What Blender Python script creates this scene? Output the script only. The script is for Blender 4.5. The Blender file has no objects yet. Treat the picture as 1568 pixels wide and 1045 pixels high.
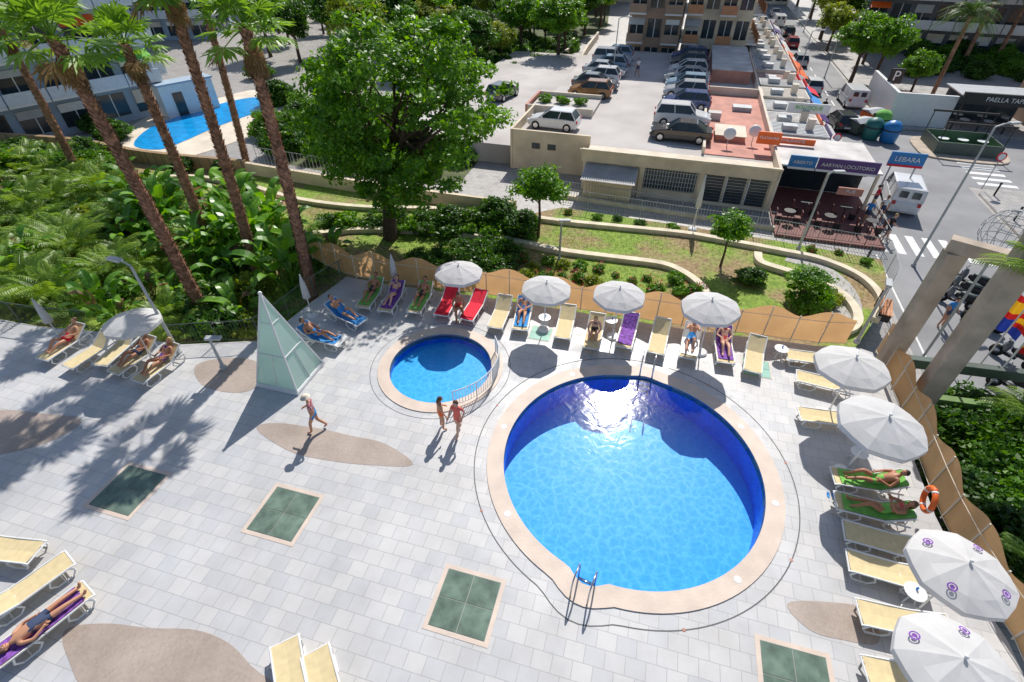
import bpy, math, random
import numpy as np
from mathutils import Vector, Matrix
random.seed(7); rng=np.random.default_rng(7)
SC=bpy.context.scene; COL=SC.collection
R=math.radians
# ---------------- survey: ground positions recovered from the photo ----------
H=13.0; FP=777.0; sp,cp=math.sin(R(40)),math.cos(R(40))
def P(px,py,z=0.0):
    u=(px-784)/FP; s=(py-522.5)/FP; t=(H-z)/(sp+s*cp)
    return Vector((u*t,(cp-s*sp)*t,z))
def PY(px,py,Y):
    u=(px-784)/FP; s=(py-522.5)/FP; t=Y/(cp-s*sp)
    return Vector((u*t,Y,H-(sp+s*cp)*t))
def P2(px,py,z=0.0):
    p=P(px,py,z); return (p.x,p.y)
# ---------------- materials --------------------------------------------------
def nt(name):
    m=bpy.data.materials.new(name); m.use_nodes=True
    n=m.node_tree; b=n.nodes['Principled BSDF']; return m,n,b
def rgba(c): return (c[0],c[1],c[2],1)
def M(name,col,rough=.6,var=.15,scale=3.0,bump=0.0,metal=0.0,bscale=None,trans=0,detail=5):
    m,n,b=nt(name); L=n.links
    b.inputs['Roughness'].default_value=rough; b.inputs['Metallic'].default_value=metal
    tc=n.nodes.new('ShaderNodeTexCoord')
    no=n.nodes.new('ShaderNodeTexNoise'); no.inputs['Scale'].default_value=scale; no.inputs['Detail'].default_value=detail
    L.new(tc.outputs['Object'],no.inputs['Vector'])
    cr=n.nodes.new('ShaderNodeValToRGB')
    cr.color_ramp.elements[0].position=.3; cr.color_ramp.elements[1].position=.7
    cr.color_ramp.elements[0].color=rgba([c*(1-var) for c in col]); cr.color_ramp.elements[1].color=rgba([min(1,c*(1+var)) for c in col])
    L.new(no.outputs['Fac'],cr.inputs['Fac']); L.new(cr.outputs['Color'],b.inputs['Base Color'])
    if bump:
        n2=n.nodes.new('ShaderNodeTexNoise'); n2.inputs['Scale'].default_value=bscale or scale*8; n2.inputs['Detail'].default_value=4
        L.new(tc.outputs['Object'],n2.inputs['Vector'])
        bp=n.nodes.new('ShaderNodeBump'); bp.inputs['Strength'].default_value=bump; bp.inputs['Distance'].default_value=.03
        L.new(n2.outputs['Fac'],bp.inputs['Height']); L.new(bp.outputs['Normal'],b.inputs['Normal'])
    if trans:
        out=n.nodes['Material Output']; tr=n.nodes.new('ShaderNodeBsdfTranslucent'); mx=n.nodes.new('ShaderNodeMixShader'); mx.inputs[0].default_value=trans
        L.new(cr.outputs['Color'],tr.inputs['Color']); L.new(b.outputs[0],mx.inputs[1]); L.new(tr.outputs[0],mx.inputs[2]); L.new(mx.outputs[0],out.inputs['Surface'])
    return m
def LEAF(name,c1,c2,scale=.8,trans=.42,rough=.45):
    m,n,b=nt(name); L=n.links; b.inputs['Roughness'].default_value=rough
    g=n.nodes.new('ShaderNodeNewGeometry'); tc=n.nodes.new('ShaderNodeTexCoord')
    no=n.nodes.new('ShaderNodeTexNoise'); no.inputs['Scale'].default_value=scale; no.inputs['Detail'].default_value=3
    L.new(tc.outputs['Object'],no.inputs['Vector'])
    ad=n.nodes.new('ShaderNodeMath'); ad.operation='MULTIPLY_ADD'; ad.inputs[1].default_value=.55
    L.new(g.outputs['Random Per Island'],ad.inputs[0])
    mm=n.nodes.new('ShaderNodeMath'); mm.operation='MULTIPLY_ADD'; mm.inputs[1].default_value=1.8; mm.inputs[2].default_value=-.68
    L.new(no.outputs['Fac'],mm.inputs[0]); L.new(mm.outputs[0],ad.inputs[2])
    mix=n.nodes.new('ShaderNodeMix'); mix.data_type='RGBA'; mix.clamp_factor=True
    mix.inputs[6].default_value=rgba(c1); mix.inputs[7].default_value=rgba(c2)
    L.new(ad.outputs[0],mix.inputs[0]); L.new(mix.outputs[2],b.inputs['Base Color'])
    hs=n.nodes.new('ShaderNodeHueSaturation'); hs.inputs['Hue'].default_value=.487; hs.inputs['Saturation'].default_value=1.1; hs.inputs['Value'].default_value=1.4; L.new(mix.outputs[2],hs.inputs['Color'])
    out=n.nodes['Material Output']; tr=n.nodes.new('ShaderNodeBsdfTranslucent'); mx=n.nodes.new('ShaderNodeMixShader'); mx.inputs[0].default_value=trans
    L.new(hs.outputs[0],tr.inputs['Color']); L.new(b.outputs[0],mx.inputs[1]); L.new(tr.outputs[0],mx.inputs[2]); L.new(mx.outputs[0],out.inputs['Surface'])
    return m
def TILE(name,c1,c2,mort,w,h,rot,ms=.012,rough=.45,stain=.12,off=.5):
    m,n,b=nt(name); L=n.links; b.inputs['Roughness'].default_value=rough
    tc=n.nodes.new('ShaderNodeTexCoord'); mp=n.nodes.new('ShaderNodeMapping'); mp.inputs['Rotation'].default_value=(0,0,rot)
    L.new(tc.outputs['Object'],mp.inputs['Vector'])
    br=n.nodes.new('ShaderNodeTexBrick'); br.offset=off
    for k,v in (('Color1',rgba(c1)),('Color2',rgba(c2)),('Mortar',rgba(mort)),('Scale',1.0),('Mortar Size',ms),('Mortar Smooth',.2),('Bias',-.15),('Brick Width',w),('Row Height',h)):
        br.inputs[k].default_value=v
    L.new(mp.outputs[0],br.inputs['Vector'])
    no=n.nodes.new('ShaderNodeTexNoise'); no.inputs['Scale'].default_value=.5; no.inputs['Detail'].default_value=8; no.inputs['Roughness'].default_value=.65
    L.new(tc.outputs['Object'],no.inputs['Vector'])
    cr=n.nodes.new('ShaderNodeValToRGB'); cr.color_ramp.elements[0].position=.35; cr.color_ramp.elements[1].position=.65
    k=1-stain; cr.color_ramp.elements[0].color=(k,k*.985,k*.96,1); cr.color_ramp.elements[1].color=(1,1,1,1)
    L.new(no.outputs['Fac'],cr.inputs['Fac'])
    mx=n.nodes.new('ShaderNodeMix'); mx.data_type='RGBA'; mx.blend_type='MULTIPLY'; mx.inputs[0].default_value=1
    L.new(br.outputs['Color'],mx.inputs[6]); L.new(cr.outputs['Color'],mx.inputs[7]); L.new(mx.outputs[2],b.inputs['Base Color'])
    n3=n.nodes.new('ShaderNodeTexNoise'); n3.inputs['Scale'].default_value=1.5; n3.inputs['Detail'].default_value=6; L.new(tc.outputs['Object'],n3.inputs['Vector'])
    mr=n.nodes.new('ShaderNodeMapRange'); mr.inputs[1].default_value=.3; mr.inputs[2].default_value=.7; mr.inputs[3].default_value=rough-.15; mr.inputs[4].default_value=rough+.25
    L.new(n3.outputs['Fac'],mr.inputs[0]); L.new(mr.outputs[0],b.inputs['Roughness'])
    return m
TR=R(15.4)
m_deck=TILE('deck_tiles',(.63,.62,.615),(.53,.54,.565),(.44,.44,.44),.46,.40,TR,.010,.42,.18)
m_cop=M('coping_stone',(.66,.54,.45),.6,.10,2,.15)
m_pink=TILE('pebble_inlay',(.50,.41,.345),(.41,.33,.28),(.46,.38,.33),.07,.07,.3,.012,stain=.25)
m_drain=M('drain',(.12,.12,.12),.7)
m_white=M('white_plastic',(.78,.78,.77),.4,.04)
m_canvas=M('parasol_canvas',(.72,.715,.71),.8,.06,2,.1,bscale=5,trans=.3)
m_beige=M('sling_beige',(.70,.57,.32),.8,.08,6,.1)
m_red=M('towel_red',(.75,.02,.05),.9,.15,5,.2); m_green=M('towel_green',(.20,.52,.10),.9,.2,5,.2)
m_blue=M('towel_blue',(.05,.28,.66),.9,.2,5,.2); m_purple=M('towel_purple',(.22,.08,.38),.9,.6,9,.2); m_black=M('black',(.02,.02,.022),.5)
m_orange=M('orange',(.85,.15,.02),.5,.05)
m_fence=M('fence_cloth',(.74,.44,.21),.8,.10,1.2,.05,trans=.45)
m_steel=M('steel',(.55,.56,.58),.25,.05,3,0,.9); m_grey=M('grey_paint',(.42,.44,.45),.5)
m_dgreen=M('rail_green',(.09,.12,.10),.5)
m_cream=M('cream_wall',(.72,.60,.43),.85,.16,.8,.1,detail=9); m_cream2=M('pale_wall',(.72,.63,.51),.85,.16,.6,.1,detail=9)
m_conc=M('concrete',(.46,.38,.30),.85,.22,1.5,.3,detail=9); m_kerb=M('kerb_stone',(.72,.63,.47),.85,.18,1.5,.2)
m_stonewall=TILE('stone_wall',(.50,.33,.17),(.36,.24,.13),(.25,.18,.12),.3,.18,0,.02)
m_asph=M('asphalt',(.27,.27,.275),.85,.22,.25,.1,detail=9); m_lot=M('parking_surface',(.50,.465,.44),.85,.20,.22,.1,detail=9)
m_pave=TILE('pavement',(.42,.40,.38),(.38,.36,.34),(.27,.26,.25),.6,.6,TR,.02)
m_line=M('road_paint',(.74,.74,.72),.7,.15)
m_terr=M('terracotta',(.55,.26,.20),.85,.2,1.0,detail=9); m_dred=M('dark_red_floor',(.20,.07,.06),.7,.2)
m_roofw=M('roof_white',(.60,.57,.54),.8,.25,.7,detail=9); m_glassdk=M('window_glass',(.03,.045,.055),.12,.3,1)
m_purplesign=M('sign_purple',(.10,.05,.20),.4,.05); m_bluesign=M('sign_blue',(.02,.20,.50),.4,.05)
m_brown=M('brown_facade',(.40,.27,.19),.8,.12,.5); m_orfac=M('orange_balcony',(.60,.28,.14),.8,.1)
m_skin=[M('skin_a',(.58,.29,.17),.5,.06),M('skin_b',(.45,.20,.11),.5,.06),M('skin_c',(.70,.40,.28),.5,.06)]
m_hair=[M('hair_dark',(.03,.02,.015),.6),M('hair_brown',(.12,.06,.03),.6),M('hair_blond',(.45,.30,.12),.6),M('hair_grey',(.4,.39,.37),.6)]
m_palmtrunk=M('palm_bark',(.33,.175,.11),.95,.5,4,.9,bscale=9); m_bark=M('bark',(.10,.065,.045),.95,.3,5,.6)
m_leaf=LEAF('leaf_tree',(.04,.13,.007),(.20,.43,.028)); m_leafd=LEAF('leaf_dark',(.018,.065,.008),(.10,.25,.02))
m_leafy=LEAF('leaf_yellowgreen',(.12,.20,.02),(.38,.45,.05)); m_ban=LEAF('leaf_banana',(.05,.18,.02),(.26,.50,.05),.5,.42,.35)
m_fan=LEAF('leaf_fan',(.09,.20,.02),(.30,.50,.07),.6,.42); m_dead=LEAF('leaf_dead',(.16,.09,.04),(.38,.25,.11))
m_frond=LEAF('leaf_frond',(.09,.20,.02),(.33,.48,.06),.6,.4)
m_dfrond=LEAF('leaf_datepalm',(.03,.08,.015),(.13,.24,.04),.6,.3)
m_flower=LEAF('flower_red',(.5,.02,.05),(.7,.10,.12))
m_soil=M('planted_ground',(.10,.12,.045),.9,.5,.6,.3,detail=9)
# ---------------- mesh builder ----------------------------------------------
class B:
    def __init__(s): s.v=[];s.f=[];s.m=[];s.mats=[]
    def mi(s,mat):
        if mat not in s.mats: s.mats.append(mat)
        return s.mats.index(mat)
    def add(s,vs,fs,mat):
        o=len(s.v); k=s.mi(mat); s.v+= [tuple(v) for v in vs]
        for f in fs: s.f.append(tuple(i+o for i in f)); s.m.append(k)
    def box(s,c,d,mat,rz=0,M4=None):
        x,y,z=d[0]/2,d[1]/2,d[2]/2; vs=[]
        for a in(-x,x):
            for b_ in(-y,y):
                for e in(-z,z):
                    p=Vector((a,b_,e))
                    if rz: p=Matrix.Rotation(rz,3,'Z')@p
                    if M4 is not None: p=M4@p
                    vs.append(p+Vector(c))
        s.add(vs,[(0,1,3,2),(4,6,7,5),(0,4,5,1),(2,3,7,6),(0,2,6,4),(1,5,7,3)],mat)
    def bx(s,x0,x1,y0,y1,z0,z1,mat): s.box(((x0+x1)/2,(y0+y1)/2,(z0+z1)/2),(x1-x0,y1-y0,z1-z0),mat)
    def tube(s,pts,rad,mat,n=8,caps=True):
        pts=[Vector(p) for p in pts]
        if not hasattr(rad,'__len__'): rad=[rad]*len(pts)
        vs=[];fs=[];prev=None
        for i,p in enumerate(pts):
            t=(pts[min(i+1,len(pts)-1)]-pts[max(i-1,0)])
            if t.length<1e-9: t=Vector((0,0,1))
            t.normalize()
            if prev is None: a=t.cross(Vector((0,0,1)) if abs(t.z)<.9 else Vector((1,0,0)))
            else: a=prev-t*prev.dot(t)
            a.normalize(); prev=a; b_=t.cross(a)
            for k in range(n):
                q=2*math.pi*k/n; vs.append(p+(a*math.cos(q)+b_*math.sin(q))*rad[i])
        for i in range(len(pts)-1):
            for k in range(n):
                k2=(k+1)%n; fs.append((i*n+k,i*n+k2,(i+1)*n+k2,(i+1)*n+k))
        if caps: fs.append(tuple(range(n))[::-1]); fs.append(tuple((len(pts)-1)*n+k for k in range(n)))
        s.add(vs,fs,mat)
    def lathe(s,prof,mat,n=16,c=(0,0,0)):
        vs=[];fs=[]
        for r,z in prof:
            for k in range(n):
                q=2*math.pi*k/n; vs.append((c[0]+r*math.cos(q),c[1]+r*math.sin(q),c[2]+z))
        for i in range(len(prof)-1):
            for k in range(n):
                k2=(k+1)%n; fs.append((i*n+k,i*n+k2,(i+1)*n+k2,(i+1)*n+k))
        s.add(vs,fs,mat)
    def ball(s,c,r,mat,n=8,mt=None):
        r=(r,r,r) if not hasattr(r,'__len__') else r
        vs=[];fs=[];h=n//2
        for i in range(h+1):
            a=math.pi*i/h
            for k in range(n):
                q=2*math.pi*k/n; p=Vector((r[0]*math.sin(a)*math.cos(q),r[1]*math.sin(a)*math.sin(q),r[2]*math.cos(a)))
                if mt is not None: p=mt@p
                vs.append(p+Vector(c))
        for i in range(h):
            for k in range(n):
                k2=(k+1)%n; fs.append((i*n+k,(i+1)*n+k,(i+1)*n+k2,i*n+k2))
        s.add(vs,fs,mat)
    def mesh(s,name,smooth=False):
        me=bpy.data.meshes.new(name); me.from_pydata(s.v,[],s.f)
        for mt in s.mats: me.materials.append(mt)
        me.polygons.foreach_set('material_index',s.m)
        if smooth: me.polygons.foreach_set('use_smooth',[True]*len(me.polygons))
        me.update(); return me
    def done(s,name,loc=(0,0,0),rz=0,smooth=False,bevel=0):
        o=inst(name,s.mesh(name,smooth),loc,rz)
        if bevel:
            b=o.modifiers.new('bevel','BEVEL'); b.width=bevel; b.segments=2; b.limit_method='ANGLE'
        return o
def inst(name,me,loc,rz=0,sc=1):
    o=bpy.data.objects.new(name,me); COL.objects.link(o); o.location=loc; o.rotation_euler=(0,0,rz)
    o.scale=(sc,sc,sc) if not hasattr(sc,'__len__') else sc
    return o
def flat(name,loops,z,thick,mat):
    cu=bpy.data.curves.new(name,'CURVE'); cu.dimensions='2D'; cu.fill_mode='BOTH'; cu.extrude=thick/2
    for lp in loops:
        s=cu.splines.new('POLY'); s.points.add(len(lp)-1)
        for i,p in enumerate(lp): s.points[i].co=(p[0],p[1],0,1)
        s.use_cyclic_u=True
    o=bpy.data.objects.new('tmp',cu); COL.objects.link(o)
    dg=bpy.context.evaluated_depsgraph_get(); me=bpy.data.meshes.new_from_object(o.evaluated_get(dg))
    bpy.data.objects.remove(o); me.name=name; me.materials.clear(); me.materials.append(mat)
    return inst(name,me,(0,0,z-thick/2))
def cat(pts,n=6,closed=False):
    pts=[Vector((p[0],p[1],0)) for p in pts]; out=[]; N=len(pts)
    rngi=range(N if closed else N-1)
    for i in rngi:
        if closed: a,b_,c,d=pts[i-1],pts[i],pts[(i+1)%N],pts[(i+2)%N]
        else: a,b_,c,d=pts[max(i-1,0)],pts[i],pts[i+1],pts[min(i+2,N-1)]
        for k in range(n):
            t=k/n; out.append(.5*((2*b_)+(c-a)*t+(2*a-5*b_+4*c-d)*t*t+(3*b_-a-3*c+d)*t**3))
    if not closed: out.append(pts[-1])
    return [(p.x,p.y) for p in out]
def ribbon(name,pts,w,z0,z1,mat,smooth=6):
    pts=cat(pts,smooth) if smooth else pts
    L=[];Rr=[]
    for i,p in enumerate(pts):
        a=Vector(pts[max(i-1,0)]);b_=Vector(pts[min(i+1,len(pts)-1)]); t=(b_-a); t.normalize(); nn=Vector((-t.y,t.x))*w/2
        L.append(Vector(p)+nn);Rr.append(Vector(p)-nn)
    b=B();vs=[];fs=[]
    for l,r in zip(L,Rr): vs+=[(l.x,l.y,z0),(l.x,l.y,z1),(r.x,r.y,z1),(r.x,r.y,z0)]
    for i in range(len(pts)-1):
        o=i*4
        for k in range(3): fs.append((o+k,o+k+1,o+5+k,o+4+k))
    fs+=[(0,1,2,3),tuple(len(vs)-4+k for k in(3,2,1,0))]
    b.add(vs,fs,mat); return b.done(name)
def resample(pts,step):
    out=[Vector(pts[0])];acc=0
    for i in range(1,len(pts)):
        a=Vector(pts[i-1]);b_=Vector(pts[i]);d=(b_-a).length
        if d<1e-6: continue
        x=step-acc
        while x<=d: out.append(a+(b_-a)*(x/d)); x+=step
        acc=(acc+d)%step
    return out
# ---------------- ground, street frame --------------------------------------
OX,OY=4.9,34.7; SR=R(-16.9); ex=Vector((math.cos(SR),math.sin(SR)));ey=Vector((-math.sin(SR),math.cos(SR)))
def S(x,y,z=0):
    p=Vector((OX,OY))+ex*x+ey*y; return Vector((p.x,p.y,z))
def S2(x,y): p=S(x,y); return (p.x,p.y)
flat('ground',[[(-400,-100),(400,-100),(400,600),(-400,600)]],-2.0,.02,m_pave)
flat('road',[[S2(17.6,-40),S2(26.6,-40),S2(26.6,8.6),S2(90,8.6),S2(90,21),S2(25,21),S2(24,26),S2(23.5,300),S2(18.3,300),S2(18.3,8),S2(17.6,4)]],-1.99,.008,m_asph)
b=B()
for i in range(30): b.bx(20.9,21.03,24+i*4,26+i*4,-1.985,-1.984,m_line)
for i in range(9): b.bx(18.4+i*.9,18.85+i*.9,-3.5,-1,-1.985,-1.984,m_line)
b.bx(26.2,26.3,-30,-4,-1.985,-1.984,m_line); b.bx(18.0,18.1,-30,-4,-1.985,-1.984,m_line)
for i in range(10): b.bx(27.5,30,9.2+i*1.1,9.7+i*1.1,-1.985,-1.984,m_line)
b.done('road_marking',(OX,OY,0),SR)
flat('sidewalk',[[S2(16.4,6),S2(18.1,6),S2(18.1,150),S2(16.4,150)]],-1.86,.13,m_pave)
flat('sidewalk',[[S2(26.8,-40),S2(60,-40),S2(60,8.4),S2(28.2,8.4),S2(26.8,7.2)]],-1.86,.13,m_pave)
flat('sidewalk',[[S2(24.3,25),S2(25.2,21.4),S2(90,21.4),S2(90,150),S2(24,150)]],-1.86,.13,m_pave)
flat('sidewalk',[cat([S2(25.2,16),S2(26,14.2),S2(30.6,14),S2(31.8,16.5),S2(31,19.3),S2(26,19.5)],4,True)],-1.88,.11,m_conc)
# deck
fence_px=[(478,398),(530,424),(600,437),(680,447),(760,458),(860,474),(960,490),(1060,506),(1160,518),(1250,530),(1312,532)]
right_px=[(1336,540),(1350,575),(1372,630),(1398,700),(1432,790),(1480,885),(1545,985)]
left_px=[(-60,478),(60,500),(150,508),(275,528),(395,522),(440,492),(478,462),(520,432)]
deck=[(-30,-3),(-30,18)]+[P2(*p) for p in left_px]+[P2(*p) for p in fence_px[1:]]+[P2(*p) for p in right_px]+[(11.2,3),(11.2,-3)]
def circ(cx,cy,r,n=72,bumps=()):
    out=[]
    for k in range(n):
        a=2*math.pi*k/n; rr=r
        for ba,bw,bh in bumps:
            d=abs((a-ba+math.pi)%(2*math.pi)-math.pi)
            if d<bw: rr+=bh*(.5+.5*math.cos(math.pi*d/bw))**.6
        out.append((cx+rr*math.cos(a),cy+rr*math.sin(a)))
    return out
PC=(3.66,9.62); bum=((R(72),R(8),.10),(R(244),R(8),.25))
KC=(-2.68,14.02)
pool_in=circ(*PC,3.92,120,bum); pool_out=circ(*PC,4.44,120,((R(72),R(9),.10),(R(244),R(11),.26)))
kid_in=circ(*KC,1.90,72); kid_out=circ(*KC,2.34,72)
flat('pool_deck',[deck,pool_out,kid_out],0,.25,m_deck)
ribbon('deck_retaining_wall',deck[1:-1],.2,-2,-.252,m_cream,0)
def ring(name,c,out,inn,z,mat,th=.2): return flat(name,[out,inn],z,th,mat)
ring('pool_coping',PC,pool_out,pool_in,.03,m_cop,.25)
ring('pool_coping',KC,kid_out,kid_in,.03,m_cop,.25)
def loop_ribbon(name,lp,w,z,mat):
    c=Vector((sum(p[0] for p in lp)/len(lp),sum(p[1] for p in lp)/len(lp)))
    inn=[tuple(Vector(p)+(c-Vector(p)).normalized()*w) for p in lp]
    flat(name,[lp,inn],z,.003,mat)
loop_ribbon('drain_channel',circ(*PC,4.84,120,((R(244),R(12),.3),)),.03,.004,m_drain)
loop_ribbon('drain_channel',circ(*KC,2.62,72),.02,.004,m_drain)
# pool basins + water
def poolmat(name,c1,c2):
    m,n,b_=nt(name); L=n.links; tc=n.nodes.new('ShaderNodeTexCoord')
    br=n.nodes.new('ShaderNodeTexBrick'); br.offset=0
    for k,v in (('Color1',rgba(c1)),('Color2',rgba(c2)),('Mortar',rgba([min(1,c*1.1+.01) for c in c1])),('Scale',1.0),('Mortar Size',.003),('Brick Width',.06),('Row Height',.06)): br.inputs[k].default_value=v
    L.new(tc.outputs['Object'],br.inputs['Vector']); L.new(br.outputs['Color'],b_.inputs['Base Color']); b_.inputs['Roughness'].default_value=.5
    return m
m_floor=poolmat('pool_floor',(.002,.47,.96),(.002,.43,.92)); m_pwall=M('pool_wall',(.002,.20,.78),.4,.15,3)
m_kfloor=poolmat('kid_pool_floor',(.02,.52,.97),(.015,.48,.93))
def water(name,sc):
    m,n,b_=nt(name); L=n.links; out=n.nodes['Material Output']; n.nodes.remove(b_)
    tc=n.nodes.new('ShaderNodeTexCoord')
    n0=n.nodes.new('ShaderNodeTexNoise'); n0.inputs['Scale'].default_value=sc; n0.inputs['Detail'].default_value=3; n0.inputs['Distortion'].default_value=.8
    L.new(tc.outputs['Object'],n0.inputs['Vector'])
    bp=n.nodes.new('ShaderNodeBump'); bp.inputs['Strength'].default_value=.15; bp.inputs['Distance'].default_value=.05
    L.new(n0.outputs['Fac'],bp.inputs['Height'])
    gl=n.nodes.new('ShaderNodeBsdfGlossy'); gl.inputs['Roughness'].default_value=.09; L.new(bp.outputs[0],gl.inputs['Normal'])
    mp=n.nodes.new('ShaderNodeMixRGB'); mp.inputs[0].default_value=.22
    L.new(tc.outputs['Object'],mp.inputs[1]); L.new(n0.outputs['Color'],mp.inputs[2])
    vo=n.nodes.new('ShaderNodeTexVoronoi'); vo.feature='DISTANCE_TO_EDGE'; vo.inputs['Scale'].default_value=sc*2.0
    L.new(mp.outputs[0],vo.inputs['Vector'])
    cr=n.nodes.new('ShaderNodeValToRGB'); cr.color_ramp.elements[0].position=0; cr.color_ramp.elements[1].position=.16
    cr.color_ramp.elements[0].color=(1,1,1,1); cr.color_ramp.elements[1].color=(.74,.87,.94,1)  # caustic light web painted into the water tint: bright cell edges, bluer cells
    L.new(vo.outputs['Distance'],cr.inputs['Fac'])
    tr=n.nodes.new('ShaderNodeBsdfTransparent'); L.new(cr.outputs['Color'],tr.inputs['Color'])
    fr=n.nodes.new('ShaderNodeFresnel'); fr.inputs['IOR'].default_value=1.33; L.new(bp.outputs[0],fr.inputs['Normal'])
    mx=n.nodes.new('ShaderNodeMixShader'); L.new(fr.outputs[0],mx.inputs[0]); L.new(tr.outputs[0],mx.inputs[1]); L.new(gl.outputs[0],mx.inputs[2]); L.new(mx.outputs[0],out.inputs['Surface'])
    return m
m_water=water('pool_water',2.0); m_water2=water('kid_pool_water',2.4)
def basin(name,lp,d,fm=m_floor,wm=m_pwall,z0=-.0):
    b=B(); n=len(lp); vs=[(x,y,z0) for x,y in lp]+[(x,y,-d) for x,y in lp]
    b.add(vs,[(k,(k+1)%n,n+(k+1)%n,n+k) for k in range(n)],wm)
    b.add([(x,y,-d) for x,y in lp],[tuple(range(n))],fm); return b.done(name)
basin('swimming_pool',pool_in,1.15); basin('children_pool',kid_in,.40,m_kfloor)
def sheet(name,lp,z,mat):
    b=B(); b.add([(x,y,z) for x,y in lp],[tuple(range(len(lp)))],mat); return b.done(name)
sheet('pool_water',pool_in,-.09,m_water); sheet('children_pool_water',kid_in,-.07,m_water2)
b=B()
for a in (20,110,160,205,300,340): b.lathe([(0,.036),(.09,.036),(.1,.032)],m_white,12,(PC[0]+4.18*math.cos(R(a)),PC[1]+4.18*math.sin(R(a)),0))
b.done('skimmer_lid')
b=B()
for a in (0,45,100,150,200,275,320): 
    c=(PC[0]+4.82*math.cos(R(a)),PC[1]+4.82*math.sin(R(a)),.008); b.box(c,(.07,.07,.004),m_terr)
b.done('drain_cover')
# inlays
for px in ([(100,965),(160,955),(230,962),(300,965),(350,985),(385,1020),(420,1060),(300,1090),(150,1075),(105,1010)],
           [(393,655),(420,648),(480,655),(540,668),(590,680),(632,712),(560,712),(500,705),(450,694),(410,672)],
           [(-60,640),(0,628),(70,634),(125,642),(95,668),(30,690),(-60,700)],
           [(1205,925),(1265,922),(1330,935),(1345,985),(1290,980),(1240,965)],
           [(300,560),(350,548),(395,556),(395,590),(360,602),(310,590)]):
    flat('pebble_inlay',[cat([P2(*p) for p in px],5,True)],.006,.004,m_pink)
m_sky=M('skylight_glass',(.15,.21,.165),.14,.4,2.5,.05,detail=9); m_sky2=M('skylight_pale',(.35,.60,.50),.15,.1,2)
m_sfr=M('skylight_frame',(.26,.28,.25),.4)
def skylight(px,w=1.42,mat=m_sky,fr=.11):
    c=P(*px); b=B(); w2=w/2
    for s in(-1,1):
        b.box((s*(w2+fr/2),0,.005),(fr,w+2*fr,.006),m_cop); b.box((0,s*(w2+fr/2),.005),(w,fr,.006),m_cop)
    b.box((0,0,.004),(w,w,.006),m_sfr)
    for sx in(-1,1):
        for sy in(-1,1): b.box((sx*w*.25,sy*w*.25,.011),(w*.5-.025,w*.5-.025,.008),mat)
    b.done('floor_skylight',c,-TR)
for p in ((197,750),(435,786),(713,924),(1220,1046)): skylight(p)
skylight((828,511),.85,m_sky2,.03); skylight((1158,564),.95,m_sky2,.03)
# glass pyramid
m_pane=M('greenhouse_glass',(.64,.80,.74),.12,.08,1,trans=.5)
b=B(); w=.82; hh=3.64; zt=.12
cs=[Vector((-w,-w,zt)),Vector((w,-w,zt)),Vector((w,w,zt)),Vector((-w,w,zt))]; ap=Vector((0,0,hh))
b.bx(-w-.05,w+.05,-w-.05,w+.05,0,.11,m_white)
for i in range(4):
    a,c=cs[i],cs[(i+1)%4]; b.add([a*.97,c*.97,ap],[(0,1,2)],m_pane)
    b.tube([a,ap],.035,m_white,6); b.tube([a,c],.035,m_white,6)
    m1=a.lerp(ap,.36);m2=c.lerp(ap,.36); b.tube([m1,m2],.022,m_white,5); b.tube([a.lerp(ap,.7),c.lerp(ap,.7)],.018,m_white,5)
    b.tube([a.lerp(c,.5),m1.lerp(m2,.5)],.02,m_white,5)
b.ball((0,0,hh),.07,m_white)
b.done('glass_pyramid_skylight',(-8.15,13.56,0),-TR)
# ---------------- fence -------------------------------------------------------
def fence(name,pts,h0=1.22,step=1.05):
    ps=resample(pts,step); b=B()
    for i in range(len(ps)-1):
        a=ps[i];c=ps[i+1]; d=(c-a); n=8; vs=[]
        up=i%2
        nn=Vector((-d.y,d.x)).normalized()*.02
        for k in range(n+1):
            t=.02+.96*k/n; p=a+d*t
            q=(t if up else 1-t)
            hz=h0-.02+.34*math.sin(q*math.pi*.5)**2; sag=nn*math.sin(k/n*math.pi)*2
            for off in(1,-1): vs+=[(p.x+nn.x*off+sag.x*.4,p.y+nn.y*off+sag.y*.4,.08),(p.x+nn.x*off+sag.x,p.y+nn.y*off+sag.y,hz)]
        fs=[(k*4,k*4+4,k*4+5,k*4+1) for k in range(n)]
        b.add(vs,fs,m_fence); b.tube([(a.x,a.y,0),(a.x,a.y,h0+(.30 if not up else .02))],.025,m_cream2,6)
        for zz in(.12,h0-.1): b.tube([(a.x-nn.x*1.5,a.y-nn.y*1.5,zz),(c.x-nn.x*1.5,c.y-nn.y*1.5,zz)],.014,m_cream2,4)
    b.done(name)
fw=cat([P2(*p) for p in fence_px],6)
fence('windbreak_fence',[(x,y+.12) for x,y in fw])
rw=cat([P2(*p) for p in right_px]+[(11.1,3)],6)
fence('windbreak_fence',[(x+.12,y) for x,y in rw],1.15)
def railing(name,pts,z,h,mat,step=.13,r=.008,post=1.6):
    b=B(); ps=resample(pts,step)
    top=[(p.x,p.y,z+h) for p in ps]; b.tube(top[::3]+[top[-1]],.02,mat,5); b.tube([(x,y,z+.1) for x,y,_ in top[::3]+[top[-1]]],.014,mat,4)
    for p in ps: b.tube([(p.x,p.y,z+.1),(p.x,p.y,z+h)],r,mat,4,False)
    for p in resample(pts,post): b.tube([(p.x,p.y,z),(p.x,p.y,z+h)],.022,mat,5)
    b.done(name)
railing('metal_railing',cat([P2(270,529),P2(330,524),P2(395,519),P2(440,488),P2(478,458),P2(532,424)],5),0,1.0,m_dgreen)
railing('metal_railing',cat([P2(-60,478),P2(60,498),P2(150,507)],5),0,1.0,m_dgreen)
arc=[(KC[0]+2.2*math.cos(R(a)),KC[1]+2.2*math.sin(R(a))) for a in range(-72,28,5)]
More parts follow.
